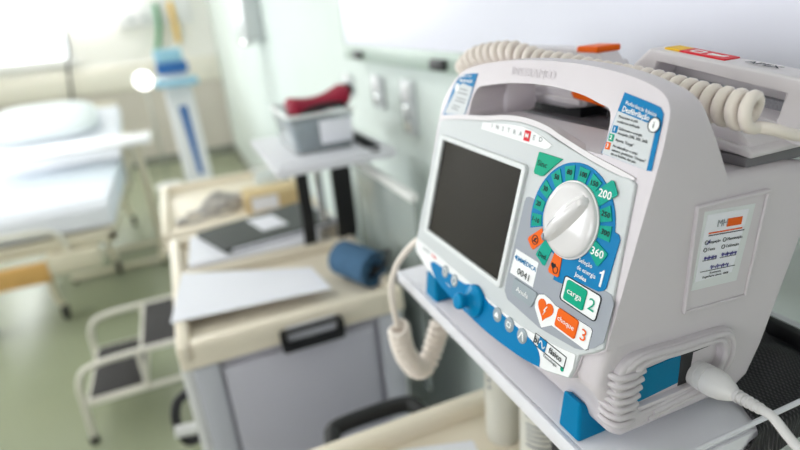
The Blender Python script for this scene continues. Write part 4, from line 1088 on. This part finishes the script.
# x-ray viewer on the right wall
t = thing('xray_viewer', 'wide glossy white X-ray viewer box with grey frame on the right wall', 'X-ray viewer', (.575, .87, 1.41))
vy0, vy1, vz0, vz1, vx = -.12, 1.838, 1.408, 2.02, .55
mb = MB().box((vx+.006, vy0, vz0), (XW, vy1, vz1), .003)
mb.box((vx, vy0, vz0), (vx+.008, vy1, vz0+.047), .002); mb.box((vx, vy1-.018, vz0+.047), (vx+.008, vy1, vz1), .002); mb.box((vx, vy0, vz1-.036), (vx+.008, vy1-.018, vz1), .002); mb.box((vx, vy0, vz0+.047), (vx+.008, vy0+.018, vz1-.036), .002)
obj('viewer_frame', mb, M['xframe'], t)
obj('viewing_screen', MB().box((vx+.001, vy0+.018, vz0+.047), (vx+.009, vy1-.018, vz1-.036)), M['xray'], t)
for y in (1.69, 1.13, .57, .01):
    obj('switch', MB().box((vx-.012, y-.035, vz0+.007), (vx+.001, y+.035, vz0+.030), .003), M['black'], t)

def socket(y0, y1, z0, z1, label, knob=True):
    t = thing('wall_socket', label, 'socket', (XW, (y0+y1)/2, z0), 'socket plates below the X-ray viewer')
    pl_ = obj('plate', MB().box((XW-.012, y0, z0), (XW, y1, z1), .004), M['socket'], t)
    zc = z1-(z1-z0)*.22
    obj('outlet', MB().lathe((XW-.011, (y0+y1)/2, zc), (-1, 0, 0), [(0, 0), (.026, 0), (.026, .006), (.02, .008), (0, .008)], 24), M['devwhite'], pl_)
    obj('outlet', MB().box((XW-.018, (y0+y1)/2-.022, z0+.015), (XW-.011, (y0+y1)/2+.022, zc-.035), .003), M['chrome'], pl_)
socket(1.385, 1.475, 1.215, 1.365, 'grey wall socket plate nearest to the defibrillator')
socket(1.62, 1.72, 1.26, 1.36, 'grey wall socket plate second from the defibrillator')
socket(1.93, 2.04, 1.265, 1.34, 'grey wall socket plate farthest from the defibrillator, behind the red bag')

t = thing('paper_dispenser', 'pale wall dispenser with chrome lower lip high on the right wall by the corner', 'dispenser', (.54, 3.8, 1.42))
obj('shell', MB().box((.48, 3.66, 1.44), (XW, 3.98, 1.80), .02), M['socket'], t)
obj('chrome_lip', MB().box((.47, 3.68, 1.415), (XW-.01, 3.96, 1.445), .008), M['chrome'], t)
obj('glossy_front', MB().box((.472, 3.86, 1.50), (.482, 3.95, 1.76), .004), M['devwhite'], t)
# medical gas outlets and hoses on the back wall
t = thing('gas_outlet_panel', 'white panel with round gas outlets high on the back wall', 'gas outlet panel', (0, YB, 1.6))
pn = obj('panel', MB().box((-.40, YB-.04, 1.60), (.40, YB, 1.86), .006), M['devwhite'], t)
for x in (-.26, -.11):
    obj('outlet', MB().cyl((x, YB-.04, 1.69), (x, YB-.06, 1.69), .035, 20), M['socket'], pn)
tag(obj('gas_hose', MB().tube(smooth_path([(.03, YB-.045, 1.83), (.03, YB-.075, 1.75), (.02, YB-.08, 1.60), (-.01, YB-.07, 1.48), (-.06, YB-.06, 1.32)], 6), .028, 10), M['green_hose'], None, at=(.03, YB-.06, 1.6)), 'green gas hose hanging on the back wall', 'hose', 'hoses on the back wall')
tag(obj('gas_hose', MB().tube(smooth_path([(.19, YB-.045, 1.83), (.19, YB-.075, 1.75), (.195, YB-.08, 1.58), (.19, YB-.06, 1.40)], 6), .028, 10), M['yellow_hose'], None, at=(.19, YB-.06, 1.6)), 'yellow gas hose hanging on the back wall', 'hose', 'hoses on the back wall')
tag(obj('power_cord', MB().tube(smooth_path([(-.95, YB-.04, 1.62), (-.97, YB-.045, 1.4), (-1.02, YB-.05, 1.22), (-1.05, YB-.05, 1.0), (-1.1, YB-.05, .8)], 6), .012, 8), M['dark'], None, at=(-1.0, YB-.05, 1.2)), 'thin dark cord hanging down the back wall behind the bed', 'cord')

# ------------------------------------------------------------------ daylight
w = bpy.data.worlds.new('world'); scene.world = w; w.use_nodes = True
bg = w.node_tree.nodes['Background']; bg.inputs[0].default_value = (.92, .97, 1, 1); bg.inputs[1].default_value = 3.
def daylight(loc, rot, sx, sy, power):
    l = bpy.data.lights.new('daylight', 'AREA'); l.shape = 'RECTANGLE'; l.size = sx; l.size_y = sy; l.energy = power; l.color = (.94, .98, 1)
    o = bpy.data.objects.new('daylight', l); COL.objects.link(o); o.location = loc; o.rotation_euler = rot
    o['kind'] = 'structure'
daylight((XL-.25, -.5, 1.7), (0, -PI/2, 0), 1.3, 2.2, 55)
daylight((XL-.25, 3.5, 1.7), (0, -PI/2, 0), 1.3, 2.6, 110)
daylight((-1.65, YB+.25, 1.8), (-PI/2, 0, 0), 1.5, .95, 110)

# ------------------------------------------------------------------ camera
cam = bpy.data.cameras.new('camera'); co = bpy.data.objects.new('camera', cam); COL.objects.link(co)
cam.sensor_width = 36; cam.lens = 555/800*36; cam.clip_start = .01
f_ = 555.
yv = Vector((158-400, 30-225, f_)).normalized(); zv = -Vector((535-400, 1650-225, f_)); zv -= yv*zv.dot(yv); zv.normalize(); xv = yv.cross(zv)
# rows: world axes written in image axes (right, down, forward)
right = Vector((xv.x, yv.x, zv.x)); down = Vector((xv.y, yv.y, zv.y)); fwd = Vector((xv.z, yv.z, zv.z))
co.matrix_world = Matrix(((right.x, -down.x, -fwd.x, 0), (right.y, -down.y, -fwd.y, 0), (right.z, -down.z, -fwd.z, 1.55), (0, 0, 0, 1)))
cam.dof.use_dof = True; cam.dof.aperture_fstop = 3.0
cam.dof.focus_distance = (Vector((.255, .31, 1.38))-Vector((0, 0, 1.55))).dot(fwd)
scene.camera = co
scene.view_settings.view_transform = 'Standard'; scene.view_settings.look = 'None'
scene.view_settings.gamma = 1; scene.view_settings.exposure = -.58
